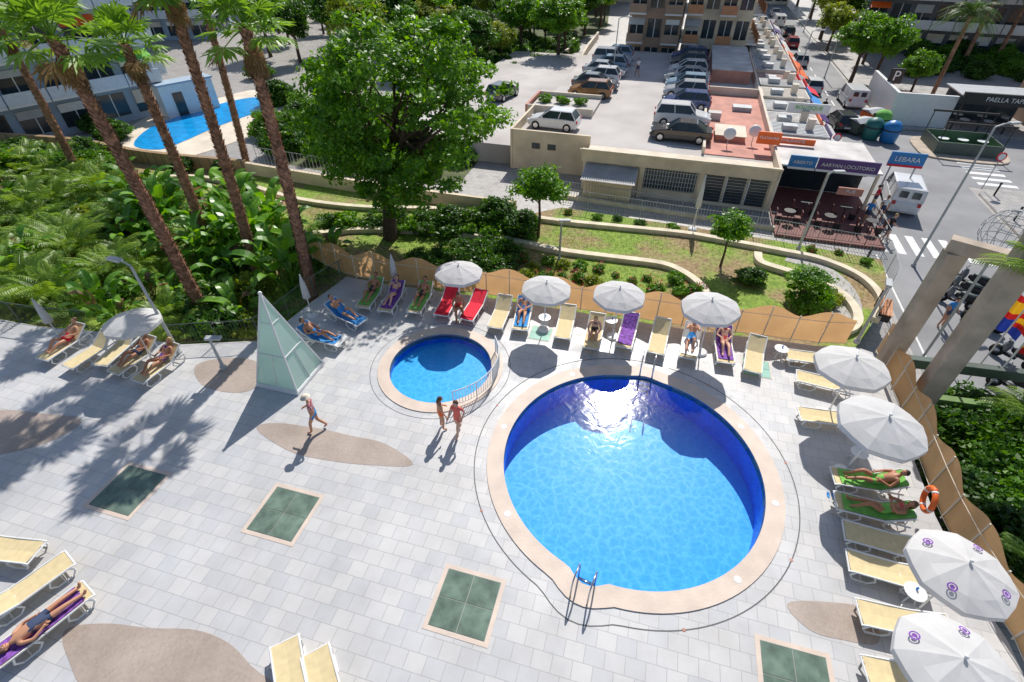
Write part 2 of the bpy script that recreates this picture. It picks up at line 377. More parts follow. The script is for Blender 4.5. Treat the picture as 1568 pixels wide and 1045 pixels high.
railing('pool_railing',arc,.03,.75,m_white,.11,.012,.9)
def ladder(ang,flip=1):
    b=B()
    for sx in(-.22,.22):
        b.tube([(sx,-.55,.03),(sx,-.55,.6),(sx,-.48,.75),(sx,-.3,.82),(sx,-.08,.78),(sx,.05,.6),(sx,.08,.2),(sx,.08,-.9)],.022,m_steel,7)
    for z in(-.2,-.45,-.7): b.box((0,.08,z),(.44,.08,.02),m_steel)
    c=Vector(PC)+Vector((math.cos(ang),math.sin(ang)))*4.05
    b.done('pool_ladder',(c.x,c.y,0),ang+math.pi/2,True)
ladder(R(72)); ladder(R(244))
# ---------------- garden -----------------------------------------------------
gar=[P2(478,398,-1)]+[(x,y+.15) for x,y in fw[4:]]+[P2(1318,520,-1),P2(1352,470,-1),P2(1362,440,-1),P2(1350,398,-1),P2(1185,368,-1),P2(1045,346,-1),P2(860,318,-1),P2(800,330,-1),P2(600,302,-1),P2(440,275,-1),P2(380,262,-1),P2(230,250,-1),P2(100,228,-1),P2(-150,215,-1),(-50,26),(-30,18.0)]+[P2(*p) for p in left_px]
def grassmat():
    m,n,b_=nt('lawn'); L=n.links; tc=n.nodes.new('ShaderNodeTexCoord'); b_.inputs['Roughness'].default_value=.9
    a=n.nodes.new('ShaderNodeTexNoise'); a.inputs['Scale'].default_value=.28; a.inputs['Detail'].default_value=7; a.inputs['Roughness'].default_value=.6
    c=n.nodes.new('ShaderNodeTexNoise'); c.inputs['Scale'].default_value=7; c.inputs['Detail'].default_value=6
    L.new(tc.outputs['Object'],a.inputs[0]); L.new(tc.outputs['Object'],c.inputs[0])
    g=n.nodes.new('ShaderNodeValToRGB'); e=g.color_ramp.elements; e[0].position=.35;e[0].color=(.12,.21,.02,1); e[1].position=.7;e[1].color=(.30,.41,.055,1)
    d=n.nodes.new('ShaderNodeValToRGB'); e=d.color_ramp.elements; e[0].position=.3;e[0].color=(.18,.11,.05,1); e[1].position=.7;e[1].color=(.42,.31,.16,1)
    L.new(c.outputs['Fac'],g.inputs[0]); L.new(c.outputs['Fac'],d.inputs[0])
    k=n.nodes.new('ShaderNodeValToRGB'); e=k.color_ramp.elements; e[0].position=.46; e[1].position=.58; L.new(a.outputs['Fac'],k.inputs[0])
    mx=n.nodes.new('ShaderNodeMix'); mx.data_type='RGBA'; L.new(k.outputs[0],mx.inputs[0]); L.new(g.outputs[0],mx.inputs[6]); L.new(d.outputs[0],mx.inputs[7])
    L.new(mx.outputs[2],b_.inputs['Base Color'])
    bp=n.nodes.new('ShaderNodeBump'); bp.inputs['Strength'].default_value=.6; L.new(c.outputs['Fac'],bp.inputs['Height']); L.new(bp.outputs[0],b_.inputs['Normal'])
    return m
m_lawn=grassmat()
flat('garden_ground',[gar],-1.0,.98,m_lawn)
Z=-1
path=[(1205,393),(1235,402),(1268,420),(1292,445),(1300,475),(1285,492)]
ribbon('garden_path',[P2(*p,Z) for p in path],1.1,-1,-.985,m_pave)
k1=[(365,340),(420,355),(480,358),(540,352),(600,352),(680,356),(760,364),(810,374),(870,386),(950,396),(1015,405),(1050,420),(1075,440),(1088,462)]
k2=[(330,262),(400,290),(470,308),(560,318),(660,320),(760,326),(850,338),(950,348),(1050,358),(1130,372),(1200,385),(1260,398),(1320,425),(1350,460),(1340,490)]
k3=[(1160,388),(1165,402),(1200,414),(1245,428),(1285,448),(1308,472),(1312,495),(1290,508),(1240,508)]
for k,w in((k1,.38),(k2,.34),(k3,.4)): ribbon('garden_kerb',[P2(*p,Z+.15) for p in k],w,-1,-.75,m_kerb)
kb=[(200,290),(250,272),(330,275),(395,300),(430,312)]
ribbon('garden_kerb',[P2(*p,Z+.15) for p in kb],.32,-1,-.75,m_kerb)
ribbon('stone_wall',[P2(-150,215,-1),P2(100,228,-1),P2(230,250,-1),P2(380,265,-1)],.35,-2,-.1,m_stonewall)
ribbon('cream_wall',[P2(382,266,-1),P2(440,276,-1),P2(600,302,-1),P2(790,328,-1)],.25,-2,-.2,m_cream)
railing('street_railing',[P2(400,262,-1),P2(600,296,-1)],-.6,1.3,m_grey,.3,.012)
railing('street_railing',[P2(862,316,-1),P2(1045,345,-1),P2(1185,366,-1),P2(1350,397,-1),P2(1362,440,-1),P2(1330,505,-1)],-1,1.15,m_grey,.16,.009)
railing('street_railing',[P2(862,300,-2),P2(1045,328,-2),P2(1185,350,-2)],-2,1.05,m_grey,.2,.01)
ribbon('lane_kerb',[P2(862,303,-2),P2(1045,331,-2),P2(1185,353,-2)],.25,-2,-1.75,m_kerb,0)
# ---------------- vegetation -------------------------------------------------
def cloud(ncl,Rr,rcl,nl,size,seed,up=.7,asp=.5,shell=.5,flatb=1.0):
    g=np.random.default_rng(seed); Rr=np.array(Rr,float)
    d=g.normal(size=(ncl,3)); d/=np.linalg.norm(d,axis=1)[:,None]
    lob=g.normal(size=(11,3)); lob/=np.linalg.norm(lob,axis=1)[:,None]
    amp=(np.clip(d@lob.T,0,1)**6).max(axis=1)
    r=(shell+(1-shell)*g.random(ncl))*(.66+.42*amp)
    c=d*r[:,None]*Rr; c[:,2]=np.where(c[:,2]<0,c[:,2]*flatb,c[:,2])
    rc=rcl*(.6+.8*g.random(ncl))
    idx=np.repeat(np.arange(ncl),nl); N=len(idx)
    q=g.normal(size=(N,3)); q/=np.linalg.norm(q,axis=1)[:,None]; q*=(g.random(N)**.45)[:,None]
    q[:,2]*=.5; pos=c[idx]+q*rc[idx][:,None]
    n=g.normal(size=(N,3))*.75+np.array([0,0,up])+pos/np.linalg.norm(pos,axis=1)[:,None]*.5
    n/=np.linalg.norm(n,axis=1)[:,None]
    a=np.cross(n,g.normal(size=(N,3))); a/=np.linalg.norm(a,axis=1)[:,None]; bb=np.cross(n,a)
    s=(size*(.6+.8*g.random(N)))[:,None]
    V=np.stack([pos-a*s,pos-bb*s*asp,pos+a*s,pos+bb*s*asp],1).reshape(-1,3)
    return V,c
def addcloud(b,V,mat,off=(0,0,0)):
    V=V+np.array(off); N=len(V)//4; b.add(V.tolist(),[(4*i,4*i+1,4*i+2,4*i+3) for i in range(N)],mat)
def tree_mesh(name,h,tr,Rr,ncl,rcl,nl,size,seed,mat,cz=None,flatb=.7,limbs=9,cx=0):
    b=B(); g=random.Random(seed); cz=cz or h
    V,c=cloud(ncl,Rr,rcl,nl,size,seed,flatb=flatb)
    fork=cz-Rr[2]*.72; of=Vector((cx,0,cz))
    b.tube([(0,0,0),(.05+cx*.1,0,fork*.5),(cx*.25,.05,fork)],[tr*1.3,tr,tr*.85],m_bark,9)
    for i in range(limbs):
        e=Vector(c[g.randrange(len(c))])*.8+of; s0=Vector((cx*.25,.03,fork-g.random()*fork*.1))
        mid=s0.lerp(e,.5)+Vector((g.uniform(-.3,.3),g.uniform(-.3,.3),.25))
        b.tube([s0,mid,e],[tr*.55,tr*.3,tr*.1],m_bark,6)
        for _ in range(2):
            e2=Vector(c[g.randrange(len(c))])+of
            if (e2-mid).length<Rr[0]*.9: b.tube([mid,mid.lerp(e2,.5)+Vector((0,0,.1)),e2],[tr*.25,tr*.15,tr*.06],m_bark,5)
    addcloud(b,V,mat,of); return b.mesh(name)
bt=P(598,365,-1)
inst('shade_tree',tree_mesh('shade_tree',6.5,.34,(6.3,5.0,5.0),310,.74,115,.125,3,m_leaf,cz=6.6,flatb=.95,limbs=22,cx=1.0),bt)
sm=tree_mesh('small_tree',2.6,.06,(1.2,1.2,1.0),60,.4,70,.09,5,m_leaf,cz=2.5,limbs=5)
inst('small_tree',sm,P(824,362,-1),0,1.2); inst('small_tree',sm,P(1103,408,-1),1,.9); 
inst('small_tree',sm,P(1222,468,-1),2,(.8,.8,.6))
mt=[tree_mesh('leafy_tree',5,.2,(3,3,2.6),110,.8,80,.17,11+i,[m_leaf,m_leafd,m_leafy][i],cz=5) for i in range(3)]
def bushmesh(name,Rr,ncl,rcl,nl,size,seed,mat,fl=None):
    b=B(); V,c=cloud(ncl,Rr,rcl,nl,size,seed,flatb=.4); addcloud(b,V,mat,(0,0,Rr[2]*.5))
    if fl: V2,_=cloud(12,[r*1.05 for r in Rr],.2,10,.05,seed+1,shell=.9,flatb=.1); addcloud(b,V2,fl,(0,0,Rr[2]*.55))
    for i in range(5): b.tube([(0,0,0),tuple(Vector(c[i])*.7+Vector((0,0,Rr[2]*.5)))],[.03,.01],m_bark,4)
    return b.mesh(name)
bu=[bushmesh('shrub',(.7,.7,.55),26,.3,55,.07,21,m_leafd),bushmesh('shrub',(.8,.8,.5),26,.3,55,.08,22,m_leaf),bushmesh('shrub',(.6,.6,.5),22,.28,50,.07,23,m_leafy),bushmesh('flowering_shrub',(.6,.6,.45),22,.28,45,.07,24,m_leaf,m_flower)]
big=bushmesh('hedge_shrub',(1.4,1.4,1.3),90,.45,80,.10,25,m_leafd)
big2=bushmesh('hedge_shrub',(1.4,1.4,1.2),80,.45,80,.10,26,m_leaf)
def scat(polypx,z,dmin,n,seed):
    g=random.Random(seed); pl=[P2(*p,z) for p in polypx]; xs=[p[0] for p in pl];ys=[p[1] for p in pl]; out=[]
    def inside(x,y):
        c=False
        for i in range(len(pl)):
            x1,y1=pl[i];x2,y2=pl[i-1]
            if (y1>y)!=(y2>y) and x<(x2-x1)*(y-y1)/(y2-y1)+x1: c=not c
        return c
    tries=0
    while len(out)<n and tries<n*60:
        tries+=1; x=g.uniform(min(xs),max(xs));y=g.uniform(min(ys),max(ys))
        if inside(x,y) and all((x-a)**2+(y-b_)**2>dmin*dmin for a,b_ in out): out.append((x,y))
    return out
g=random.Random(5)
b=B(); gg=random.Random(77)
for x,y in scat([(780,378),(1060,430),(1090,470),(1060,495),(800,452),(560,410),(560,372)],-1,.28,420,31)+scat([(470,312),(760,330),(1050,362),(1330,430),(1300,500),(1240,505),(1290,440),(1160,390),(900,380),(600,350),(480,350)],-1,.28,700,32):
    for k in range(7):
        a=gg.random()*6.28; l=gg.uniform(.06,.16); o=Vector((x+gg.uniform(-.12,.12),y+gg.uniform(-.12,.12),-1)); d=Vector((math.cos(a),math.sin(a),0)); s_=Vector((-d.y,d.x,0))*.012
        b.add([o-s_,o+s_,o+d*l*.6+Vector((0,0,l))],[(0,1,2)],m_leafy)
b.done('grass')
for x,y in scat([(620,395),(760,372),(790,400),(780,430),(640,425)],-1,.9,16,2): inst('shrub',bu[0],(x,y,-1),g.random()*6,g.uniform(.8,1.3))
for x,y in scat([(500,345),(700,335),(790,345),(760,362),(500,350)],-1,1.0,26,3): inst('shrub',bu[g.choice([0,0,1])],(x,y,-1),g.random()*6,g.uniform(.9,1.6))
for x,y in scat([(770,395),(1060,430),(1080,470),(1060,490),(800,440)],-1,.8,38,4): o=g.choice([1,2,3,3]); inst(bu[o].name.split('.')[0],bu[o],(x,y,-1),g.random()*6,g.uniform(.4,.95))
for x,y in scat([(860,322),(1350,400),(1345,412),(1180,372),(860,332)],-1,1.2,24,6): o=g.choice([0,1,3]); inst(bu[o].name.split('.')[0],bu[o],(x,y,-1),g.random()*6,g.uniform(.35,.6))
inst('hedge_shrub',big,P(1148,432,-1),0,(.66,.5,.5)); inst('shrub',bu[1],P(1236,470,-1),0,1.5); inst('shrub',bu[2],P(1262,462,-1),1,1.1)
inst('hedge_shrub',big,P(800,358,-1),0,.9)
for p,s in(((760,345),1.0),((370,298),.8),((280,262),.6),((345,262),.6),((690,350),.8)): inst('hedge_shrub',big,P(*p,-1),s*3,s)
# fan palms
def fan_leaf(b,base,az,el,ln,fr,mat,g):
    d=Vector((math.cos(az)*math.cos(el),math.sin(az)*math.cos(el),math.sin(el))); tip=base+d*ln; tip.z-=ln*.12
    b.tube([base,base.lerp(tip,.5)+Vector((0,0,.05)),tip],[.035,.02,.014],mat,3,False)
    side=d.cross(Vector((0,0,1))); 
    if side.length<.1: side=Vector((1,0,0))
    side.normalize(); upv=side.cross(d).normalized()
    ns=18
    for k in range(ns):
        a=R(-110+220*k/(ns-1)); dd=d*math.cos(a)+side*math.sin(a); L=fr*(1-.25*abs(a)/2)*g.uniform(.88,1.06)
        w=side*math.cos(a)-d*math.sin(a); w=w*(fr*.075)
        mid=tip+dd*L*.62+upv*(.03 if k%2 else -.03)+Vector((0,0,-.05)); end=tip+dd*L+Vector((0,0,-fr*g.uniform(.1,.4)))
        b.add([tip,mid-w,end,mid+w],[(0,1,2,3)],mat)
def fan_crown(seed,n=34,ln=1.0,fr=.85):
    b=B(); g=random.Random(seed)
    for i in range(n):
        q=i/n; el=R(82-112*q+g.uniform(-12,12)); fan_leaf(b,Vector((0,0,0)),i*2.4+g.uniform(-.3,.3),el,ln*g.uniform(.75,1.25),fr*g.uniform(.8,1.1),m_fan if q<.95 else m_dead,g)
    return b.mesh('fan_crown')
crowns=[fan_crown(1,26,1.05,.88),fan_crown(2,23,1.0,.85)]
def palm(base,top,r0,crown,sc=1):
    b=B(); n=int((top-base).length/.2); g=random.Random(int(r0*1000)+n); pts=[];rad=[]
    for i in range(n+1):
        t=i/n; p=base.lerp(top,t)+Vector((math.sin(t*3)*.12,0,0)); pts.append(p-base); rr=r0*(1.2-.35*t if t>.06 else 1.45-4*t); rad.append(rr*(.9 if i%2 else .8)*g.uniform(.95,1.05))
    b.tube(pts,rad,m_palmtrunk,12)
    N=n*11
    for i in range(2,N):
        t=i/N; p=base.lerp(top,t)+Vector((math.sin(t*3)*.12,0,0))-base; a=i*2.4+g.uniform(-.15,.15); rr=r0*(1.2-.35*t)*.85
        o=Vector((math.cos(a),math.sin(a),0)); s_=Vector((-math.sin(a),math.cos(a),0))*g.uniform(.07,.1); u_=Vector((0,0,g.uniform(.10,.18)))
        q=p+o*(rr+g.uniform(.05,.09))+u_
        b.add([p+o*rr*.9-s_,p+o*rr*.9+s_,q+s_*.35,q-s_*.35,p+o*rr*.9+u_*.6],[(0,1,2,3),(3,2,4)],m_palmtrunk)
    for i in range(14):
        a=i*2.4; o=Vector((math.cos(a),math.sin(a),0)); p=top-base+Vector((math.sin(3)*.12,0,-.3-.05*i)); fan_leaf(b,p+o*r0*.7,a,R(-70),.3,.35,m_dead,g)
    o=b.done('fan_palm_tree',base)
    c=inst('crown',crown,top-base,g.random()*6,sc); c.parent=o
def palmpx(bp,tp,r0,cr,sc=1,z=-1,dy=0):
    bs=P(*bp,z); tp=PY(*tp,bs.y+dy); palm(bs,tp,r0,crowns[cr],sc)
palmpx((314,482),(80,58),.24,0,1.05); palmpx((328,392),(190,68),.22,1,1.0); palmpx((396,425),(250,-35),.22,0,1.1)
palmpx((481,464),(374,42),.225,1,1.05); palmpx((385,280),(296,-45),.22,0,1.1,-2); palmpx((125,275),(0,45),.23,1,1.1,-1)
def frond(b,az,ln,rise,droop,mat,g,nl=22,lw=.03,ll=.45,base=Vector((0,0,0))):
    pts=[]
    for k in range(9):
        t=k/8; r=ln*t*(1-.1*t); pts.append(base+Vector((math.cos(az)*r*math.cos(rise*(1-.3*t)),math.sin(az)*r*math.cos(rise*(1-.3*t)),ln*(math.sin(rise)*t-droop*t*t))))
    b.tube(pts,[.025*(1-.1*k) for k in range(9)],mat,3,False)
    side=Vector((-math.sin(az),math.cos(az),0))
    for k in range(nl):
        t=.15+.85*k/nl; i=min(7,int(t*8)); p=pts[i].lerp(pts[i+1],t*8-i); d=(pts[i+1]-pts[i]).normalized()
        L=ll*math.sin(math.pi*min(1,.15+t*.85))**.6*g.uniform(.85,1.1)
        for s in(-1,1):
            dr=(side*s*.8+d*.6).normalized(); e=p+dr*L+Vector((0,0,-L*.35)); m=p+dr*L*.5; w=d*lw
            b.add([p,m-w,e,m+w],[(0,1,2,3)],mat)
def pinnate(seed,n,ln,h,mat,ll=.45,dr=.55,lo=25):
    b=B(); g=random.Random(seed)
    if h: b.tube([(0,0,0),(0,0,h)],[.18,.14],m_palmtrunk,8)
    for i in range(n): frond(b,i*2.4,ln*g.uniform(.8,1.15),R(g.uniform(lo,80)),dr*g.uniform(.7,1.2),mat,g,base=Vector((g.uniform(-.15,.15),g.uniform(-.15,.15),h)),ll=ll)
    return b.mesh('palm_plant')
def paddle(b,az,ln,tilt,g,mat,stem=1.2,base=Vector((0,0,0)),wid=.28):
    d=Vector((math.cos(az),math.sin(az),0)); side=Vector((-math.sin(az),math.cos(az),0)); p0=base+d*stem*math.cos(tilt)+Vector((0,0,stem*math.sin(tilt)))
    b.tube([base,p0],[.04,.022],mat,4,False); n=7; L=[];ang=tilt
    p=p0.copy(); vs=[]
    for k in range(n+1):
        t=k/n; w=wid*math.sin(math.pi*min(.97,.12+t*.86))**.55*(1 if t<1 else .1)
        vs+=[p-side*w+Vector((0,0,w*.35)),p.copy(),p+side*w+Vector((0,0,w*.35))]
        p=p+(d*math.cos(ang)+Vector((0,0,math.sin(ang))))*ln/n; ang-=g.uniform(.15,.28)
    fs=[]
    for k in range(n):
        o=k*3; fs+=[(o,o+1,o+4,o+3),(o+1,o+2,o+5,o+4)]
    b.add(vs,fs,mat)
def banana(seed,n,stem,ln):
    b=B(); g=random.Random(seed)
    for i in range(n): paddle(b,i*2.4+g.uniform(-.4,.4),ln*g.uniform(.7,1.2),R(g.uniform(50,86)),g,m_ban if g.random()<.88 else m_dead,stem*g.uniform(.6,1.2),Vector((g.uniform(-.35,.35),g.uniform(-.35,.35),0)),.24)
    return b.mesh('banana_plant')
bans=[banana(1,15,1.6,1.2),banana(2,12,1.3,1.0),banana(3,18,2.0,1.3)]
pins=[pinnate(4,16,2.2,0,m_frond,.45),pinnate(5,20,2.6,.4,m_frond,.5),pinnate(6,14,1.8,0,m_fan,.4)]
jung=[(-120,300),(0,262),(120,262),(230,290),(330,330),(400,352),(500,385),(515,410),(470,440),(430,482),(390,508),(270,520),(150,500),(0,480),(-120,462)]
for x,y in scat(jung,-1,1.05,150,9):
    k=g.random()
    left=(x<-19)
    if (left and k<.7) or k<.28: inst('palm_plant',g.choice(pins),(x,y,-1),g.random()*6,g.uniform(.8,1.25))
    elif k<.82: inst('banana_plant',g.choice(bans),(x,y,-1),g.random()*6,g.uniform(.6,1.1))
    else: inst('shrub',g.choice(bu[:3]),(x,y,-1),g.random()*6,g.uniform(1.2,2))
for x,y in scat([(230,300),(330,335),(440,370),(460,400),(300,420),(200,380)],-1,1.6,22,19): inst('banana_plant',g.choice(bans),(x,y,-1),g.random()*6,g.uniform(.8,1.2))
for x,y in scat([(-100,262),(90,240),(200,262),(150,275),(-60,300)],-1,1.5,22,29): inst('leafy_shrub',g.choice([big,big2]),(x,y,-1),g.random()*6,g.uniform(.7,1.2))
for p,s in (((1470,650),1.0),((1520,700),1.2),((1490,740),1.0),((1545,640),1.1),((1530,790),1.1),((1575,740),1.2),((1560,860),1.0),((1500,610),.8),((1600,820),1.2),((1450,620),.7),((1610,680),1.3)):
    inst('hedge_shrub',big if s<1.15 else big2,P(*p,-.6)+Vector((0,0,-1)),s*5,s*.95)
inst('palm_plant',pins[0],P(1590,650,0),.5,.9); inst('palm_plant',pins[2],P(1600,880,0),1.5,.8)
inst('palm_plant',pins[0],PY(1600,440,11.5),.5,.9)
# background vegetation
dp=pinnate(8,44,3.0,6.5,m_dfrond,.5,.75,0)
flat('garden_ground',[[P2(*p,-2) for p in ((640,128),(775,135),(860,118),(890,62),(930,42),(935,2),(640,2))]],-1.985,.01,m_soil)
flat('garden_ground',[[P2(*p,-2) for p in ((430,250),(560,275),(700,285),(760,215),(765,160),(640,160),(450,150),(450,200))]],-1.985,.01,m_soil)
for x,y in scat([(645,120),(770,125),(850,110),(885,62),(925,40),(930,-5),(645,-5)],-2,4.6,75,41): inst('leafy_tree',g.choice(mt+[mt[1]]),(x,y,-2),g.random()*6,g.uniform(.6,1.2))
for x,y in scat([(645,125),(770,130),(850,112),(885,66),(640,66)],-2,2.2,80,42): inst('hedge_shrub',g.choice([big,big2]),(x,y,-2),g.random()*6,g.uniform(.6,1.2))
for x,y in scat([(450,245),(560,268),(690,275),(755,215),(760,165),(640,165),(450,165)],-2,2.2,50,43): inst('hedge_shrub',g.choice([big,big2]),(x,y,-2),g.random()*6,g.uniform(.6,1.2))
for x,y in scat([(400,100),(640,120),(640,0),(420,0)],-2,6,40,44): inst('leafy_tree',g.choice(mt),(x,y,-2),g.random()*6,g.uniform(.7,1.2))
for x,y in scat([(-100,185),(130,165),(150,150),(60,130),(-100,130)],-2,3,24,45): inst('leafy_tree',g.choice(mt[:2]),(x,y,-2),g.random()*6,g.uniform(.5,.9))
for p,s,k in (((1255,62),1.2,2),((1275,40),1.3,1),((1300,130),.95,0),((1335,128),.9,0),((1290,20),1.3,2),((1390,150),.6,0),((1240,30),1.2,1),((1135,45),.6,1),((1120,25),.9,2),((1265,80),.8,2),((1220,10),1.1,1),((1320,100),.8,1),((1300,60),1.1,1),((1330,75),.9,1)): inst('leafy_tree',mt[k],P(*p,-2),g.random()*6,s)
for p,s in (((1425,150),1.15),((1470,105),1.3),((1395,60),1.1),((1520,100),1.3),((1565,120),1.3),((1450,70),1.2)): inst('date_palm_tree',dp,P(*p,-2),g.random()*6,s)
for x,y in scat([(1400,118),(1568,130),(1600,90),(1400,70)],-2,2.6,34,46): inst('hedge_shrub',g.choice([big,big,big2]),(x,y,-2),g.random()*6,g.uniform(.8,1.5))
for p in ((750,88),(800,60)): inst('date_palm_tree',dp,P(*p,-2),g.random()*6,.7)
for p in ((180,215),(150,200),(90,190),(0,200),(420,205),(430,160),(400,120),(440,235)): inst('hedge_shrub',g.choice([big,big2]),P(*p,-2),g.random()*6,g.uniform(.9,1.6))
ribbon('terrace_wall',[P2(*p,-2) for p in ((700,165),(765,150),(790,128),(870,118),(900,80),(915,60))],.3,-2,-1.0,m_cream2,3)
ribbon('terrace_wall',[P2(*p,-2) for p in ((790,110),(840,100),(870,85),(880,62))],.3,-2,-1.1,m_cream2,3)
# ---------------- second pool -------------------------------------------------
p2=cat([P2(*p,-2) for p in ((205,222),(238,192),(300,172),(345,158),(395,150),(420,165),(380,178),(330,196),(285,216),(245,230))],5,True)
flat('far_pool_surround',[cat([P2(*p,-2) for p in ((170,228),(225,180),(310,158),(395,138),(450,160),(400,200),(300,238),(230,246))],5,True)],-1.97,.02,m_cream2)
sheet('far_swimming_pool',p2,-1.95,M('far_pool_water',(.01,.34,.78),.15,.2,1.5,.2))
# ---------------- buildings ---------------------------------------------------
def at(name,b): return b.done(name,(OX,OY,0),SR)
b=B()
b.bx(-5.8,12.3,2.6,37,-1.98,.3,m_lot); b.bx(0,12.3,0,2.58,-1.98,.3,m_cream2)
b.bx(-5.8,0,2.4,2.59,-1.98,.95,m_cream); b.bx(-.1,12.4,-.2,-.002,.15,.95,m_cream)
b.bx(12.32,12.5,-.2,37,-1.98,.9,m_cream2)
b.bx(-5.98,-5.82,2.4,9,-1.98,.95,m_cream)
b.bx(-.25,12.5,-.32,-.21,.86,.98,m_kerb)
for i in range(2): b.bx(-4.3+i*1.2,-3.7+i*1.2,2.34,2.39,-.3,.1,m_glassdk)
b.bx(4.2,7.6,-.06,-.004,-1.3,.05,m_glassdk)
for i in range(18): b.bx(4.25+i*.19,4.29+i*.19,-.1,-.064,-1.3,.05,m_grey)
for i in range(5): b.bx(4.2,7.6,-.105,-.102,-1.25+i*.3,-1.22+i*.3,m_grey)
for i in range(3): b.bx(8.1+i*1.35,9.3+i*1.35,-.06,-.004,-1.7,.05,m_glassdk); b.bx(8.1+i*1.35,8.16+i*1.35,-.1,-.064,-1.7,.05,m_white)
for i in range(9): b.bx(8.1,12,-.1,-.065,-1.68+i*.2,-1.665+i*.2,m_steel)
for x in(3.9,7.75,12.1): b.bx(x,x+.3,-.15,-.005,-1.98,.14,m_cream)
b.bx(.4,3.6,-1.5,-.01,-1.98,-.6,m_cream)
b.add([(.2,-1.9,-.5),(3.8,-1.9,-.5),(3.8,-.01,.0),(.2,-.01,.0)],[(0,1,2,3)],m_roofw)
for i in range(24): b.box((.3+i*.148,-.955,-.215),(.04,1.95,.03),m_grey,0,Matrix.Rotation(math.atan2(.5,1.89),3,'X'))
for i in range(16): b.bx(.5+i*.19,.54+i*.19,-1.56,-1.52,-1.9,-.7,m_kerb)
at('shop_building',b)
b=B(); 
b.bx(7.9,12.3,3,19,.304,.36,m_terr); b.bx(7.7,7.88,3,24,.304,.8,m_cream2); b.bx(7.9,12.3,19.1,19.3,.304,1.0,m_cream2)
b.bx(8.6,10.6,6,8.5,.365,.75,m_terr); b.bx(8.5,10.7,5.9,8.6,.752,.8,m_cream2); b.bx(8.0,9.0,11,11.8,.365,.9,m_roofw); b.bx(10,11.5,14,15,.365,.7,m_grey)
b.bx(8.2,11.8,24,36,.304,1.4,m_terr); b.bx(8.1,11.9,23.9,36.1,1.404,1.5,m_roofw)
at('terracotta_roof_terrace',b)
for p in ((1150,222),(1112,226)):
    b=B(); b.tube([(0,0,0),(0,0,.9)],.03,m_grey,6); b.ball((0,-.1,1.0),(.42,.12,.42),m_white,14,Matrix.Rotation(R(-30),3,'X')); b.tube([(0,-.1,1.0),(0,-.6,1.1)],.015,m_grey,5)
    b.done('satellite_dish',P(*p,.3),R(-20),True)
b=B(); g2=random.Random(3); y=8
kc=[m_roofw,m_cream2,m_grey,m_roofw,m_terr]
while y<60:
    w=g2.uniform(2.5,4.5); z=g2.uniform(.3,.8); b.bx(12.7,16.3,y,y+w-.08,-1.86,z,m_cream2); b.bx(12.6,16.5,y-.02,y+w-.1,z+.003,z+.1,g2.choice(kc))
    for k in range(int(w/.35)): b.bx(12.7,16.4,y+.1+k*.35,y+.14+k*.35,z+.103,z+.13,m_grey)
    aw=g2.choice([m_red,m_blue,m_white,m_orange,m_purplesign])
    b.add([(16.5,y,z),(16.5,y+w-.2,z),(17.9,y+w-.2,z-.6),(17.9,y,z-.6)],[(0,1,2,3)],g2.choice([m_canvas,m_canvas,aw])); b.bx(16.52,16.58,y,y+w-.2,z-.05,z+.35,aw)
    b.bx(13.3,14.3,y+.6,y+1.4,z+.14,z+.5,m_grey); b.bx(15.0,15.5,y+1.2,y+1.6,z+.14,z+.9,m_cream2)
    y+=w
at('kiosk_row',b)
b=B()
b.bx(12.6,18.6,-3.4,4.2,-1.98,-1.83,m_dred); b.bx(12.6,18.6,1.75,7.6,.50,.60,m_roofw)
for x in(12.75,15.6,18.4):
    b.bx(x-.08,x+.08,1.8,1.95,-1.98,.49,m_cream)
    b.bx(x-.08,x+.08,7.3,7.5,-1.98,.49,m_cream)
b.bx(12.6,18.4,4.3,4.5,-1.82,.48,m_glassdk)
for i in range(5):
    cx=13.4+i*1.15; cy=-1.5+(i%2)*1.6
    b.lathe([(.02,0),(.35,.02),(.35,.05),(.0,.05)],m_black,10,(cx,cy,-1.1)); b.tube([(cx,cy,-1.83),(cx,cy,-1.1)],.03,m_black,5)
    for s in(-1,1): b.bx(cx+s*.55-.18,cx+s*.55+.18,cy-.18,cy+.18,-1.45,-1.4,m_dred); b.bx(cx+s*.73-.02,cx+s*.73+.02,cy-.18,cy+.18,-1.4,-1.0,m_dred); b.bx(cx+s*.55-.15,cx+s*.55+.15,cy-.15,cy+.15,-1.83,-1.45,m_black)
at('cafe_terrace',b)
railing('terrace_railing',[S2(12.7,-3.3),S2(18.5,-3.3),S2(18.5,1)],-1.85,1.1,m_black,.15,.01)
def text(body,size,x,y,z,mat,parent,sx=1):
    cu=bpy.data.curves.new('lettering','FONT'); cu.body=body; cu.size=size; cu.extrude=.01; cu.align_x='CENTER'; cu.align_y='CENTER'; cu.materials.append(mat)
    o=bpy.data.objects.new('lettering',cu); COL.objects.link(o); o.parent=parent; o.location=(x,y,z); o.rotation_euler=(R(90),0,0); o.scale=(sx,1,1)
def sign(x,y,z,w,h,mat,body,size,tm=m_white,border=None,legs=None,rz=0):
    b=B(); b.bx(-w/2,w/2,0,.12,-h/2,h/2,mat)
    if border: b.bx(-w/2,w/2,-.012,-.002,-h/2,-h/2+.14,border)
    if legs:
        for s in(-1,1): b.bx(s*w*.35-.04,s*w*.35+.04,.13,.2,legs-z,h/2,m_grey)
    o=b.done('shop_sign',S(x,y,z),SR+rz)
    if body: text(body,size,0,-.025,0.03,tm,o)
    return o
sign(16.4,1.4,.92,3.5,.85,m_purplesign,'AARYAN LOCUTORIO',.30,m_white,m_white); sign(13.8,1.4,.92,1.6,.85,m_bluesign,'ABIERTO',.28,m_white,m_white)
sign(20.2,3.6,1.0,2.0,.9,m_bluesign,'LEBARA',.42,m_white,m_red,-1.98)
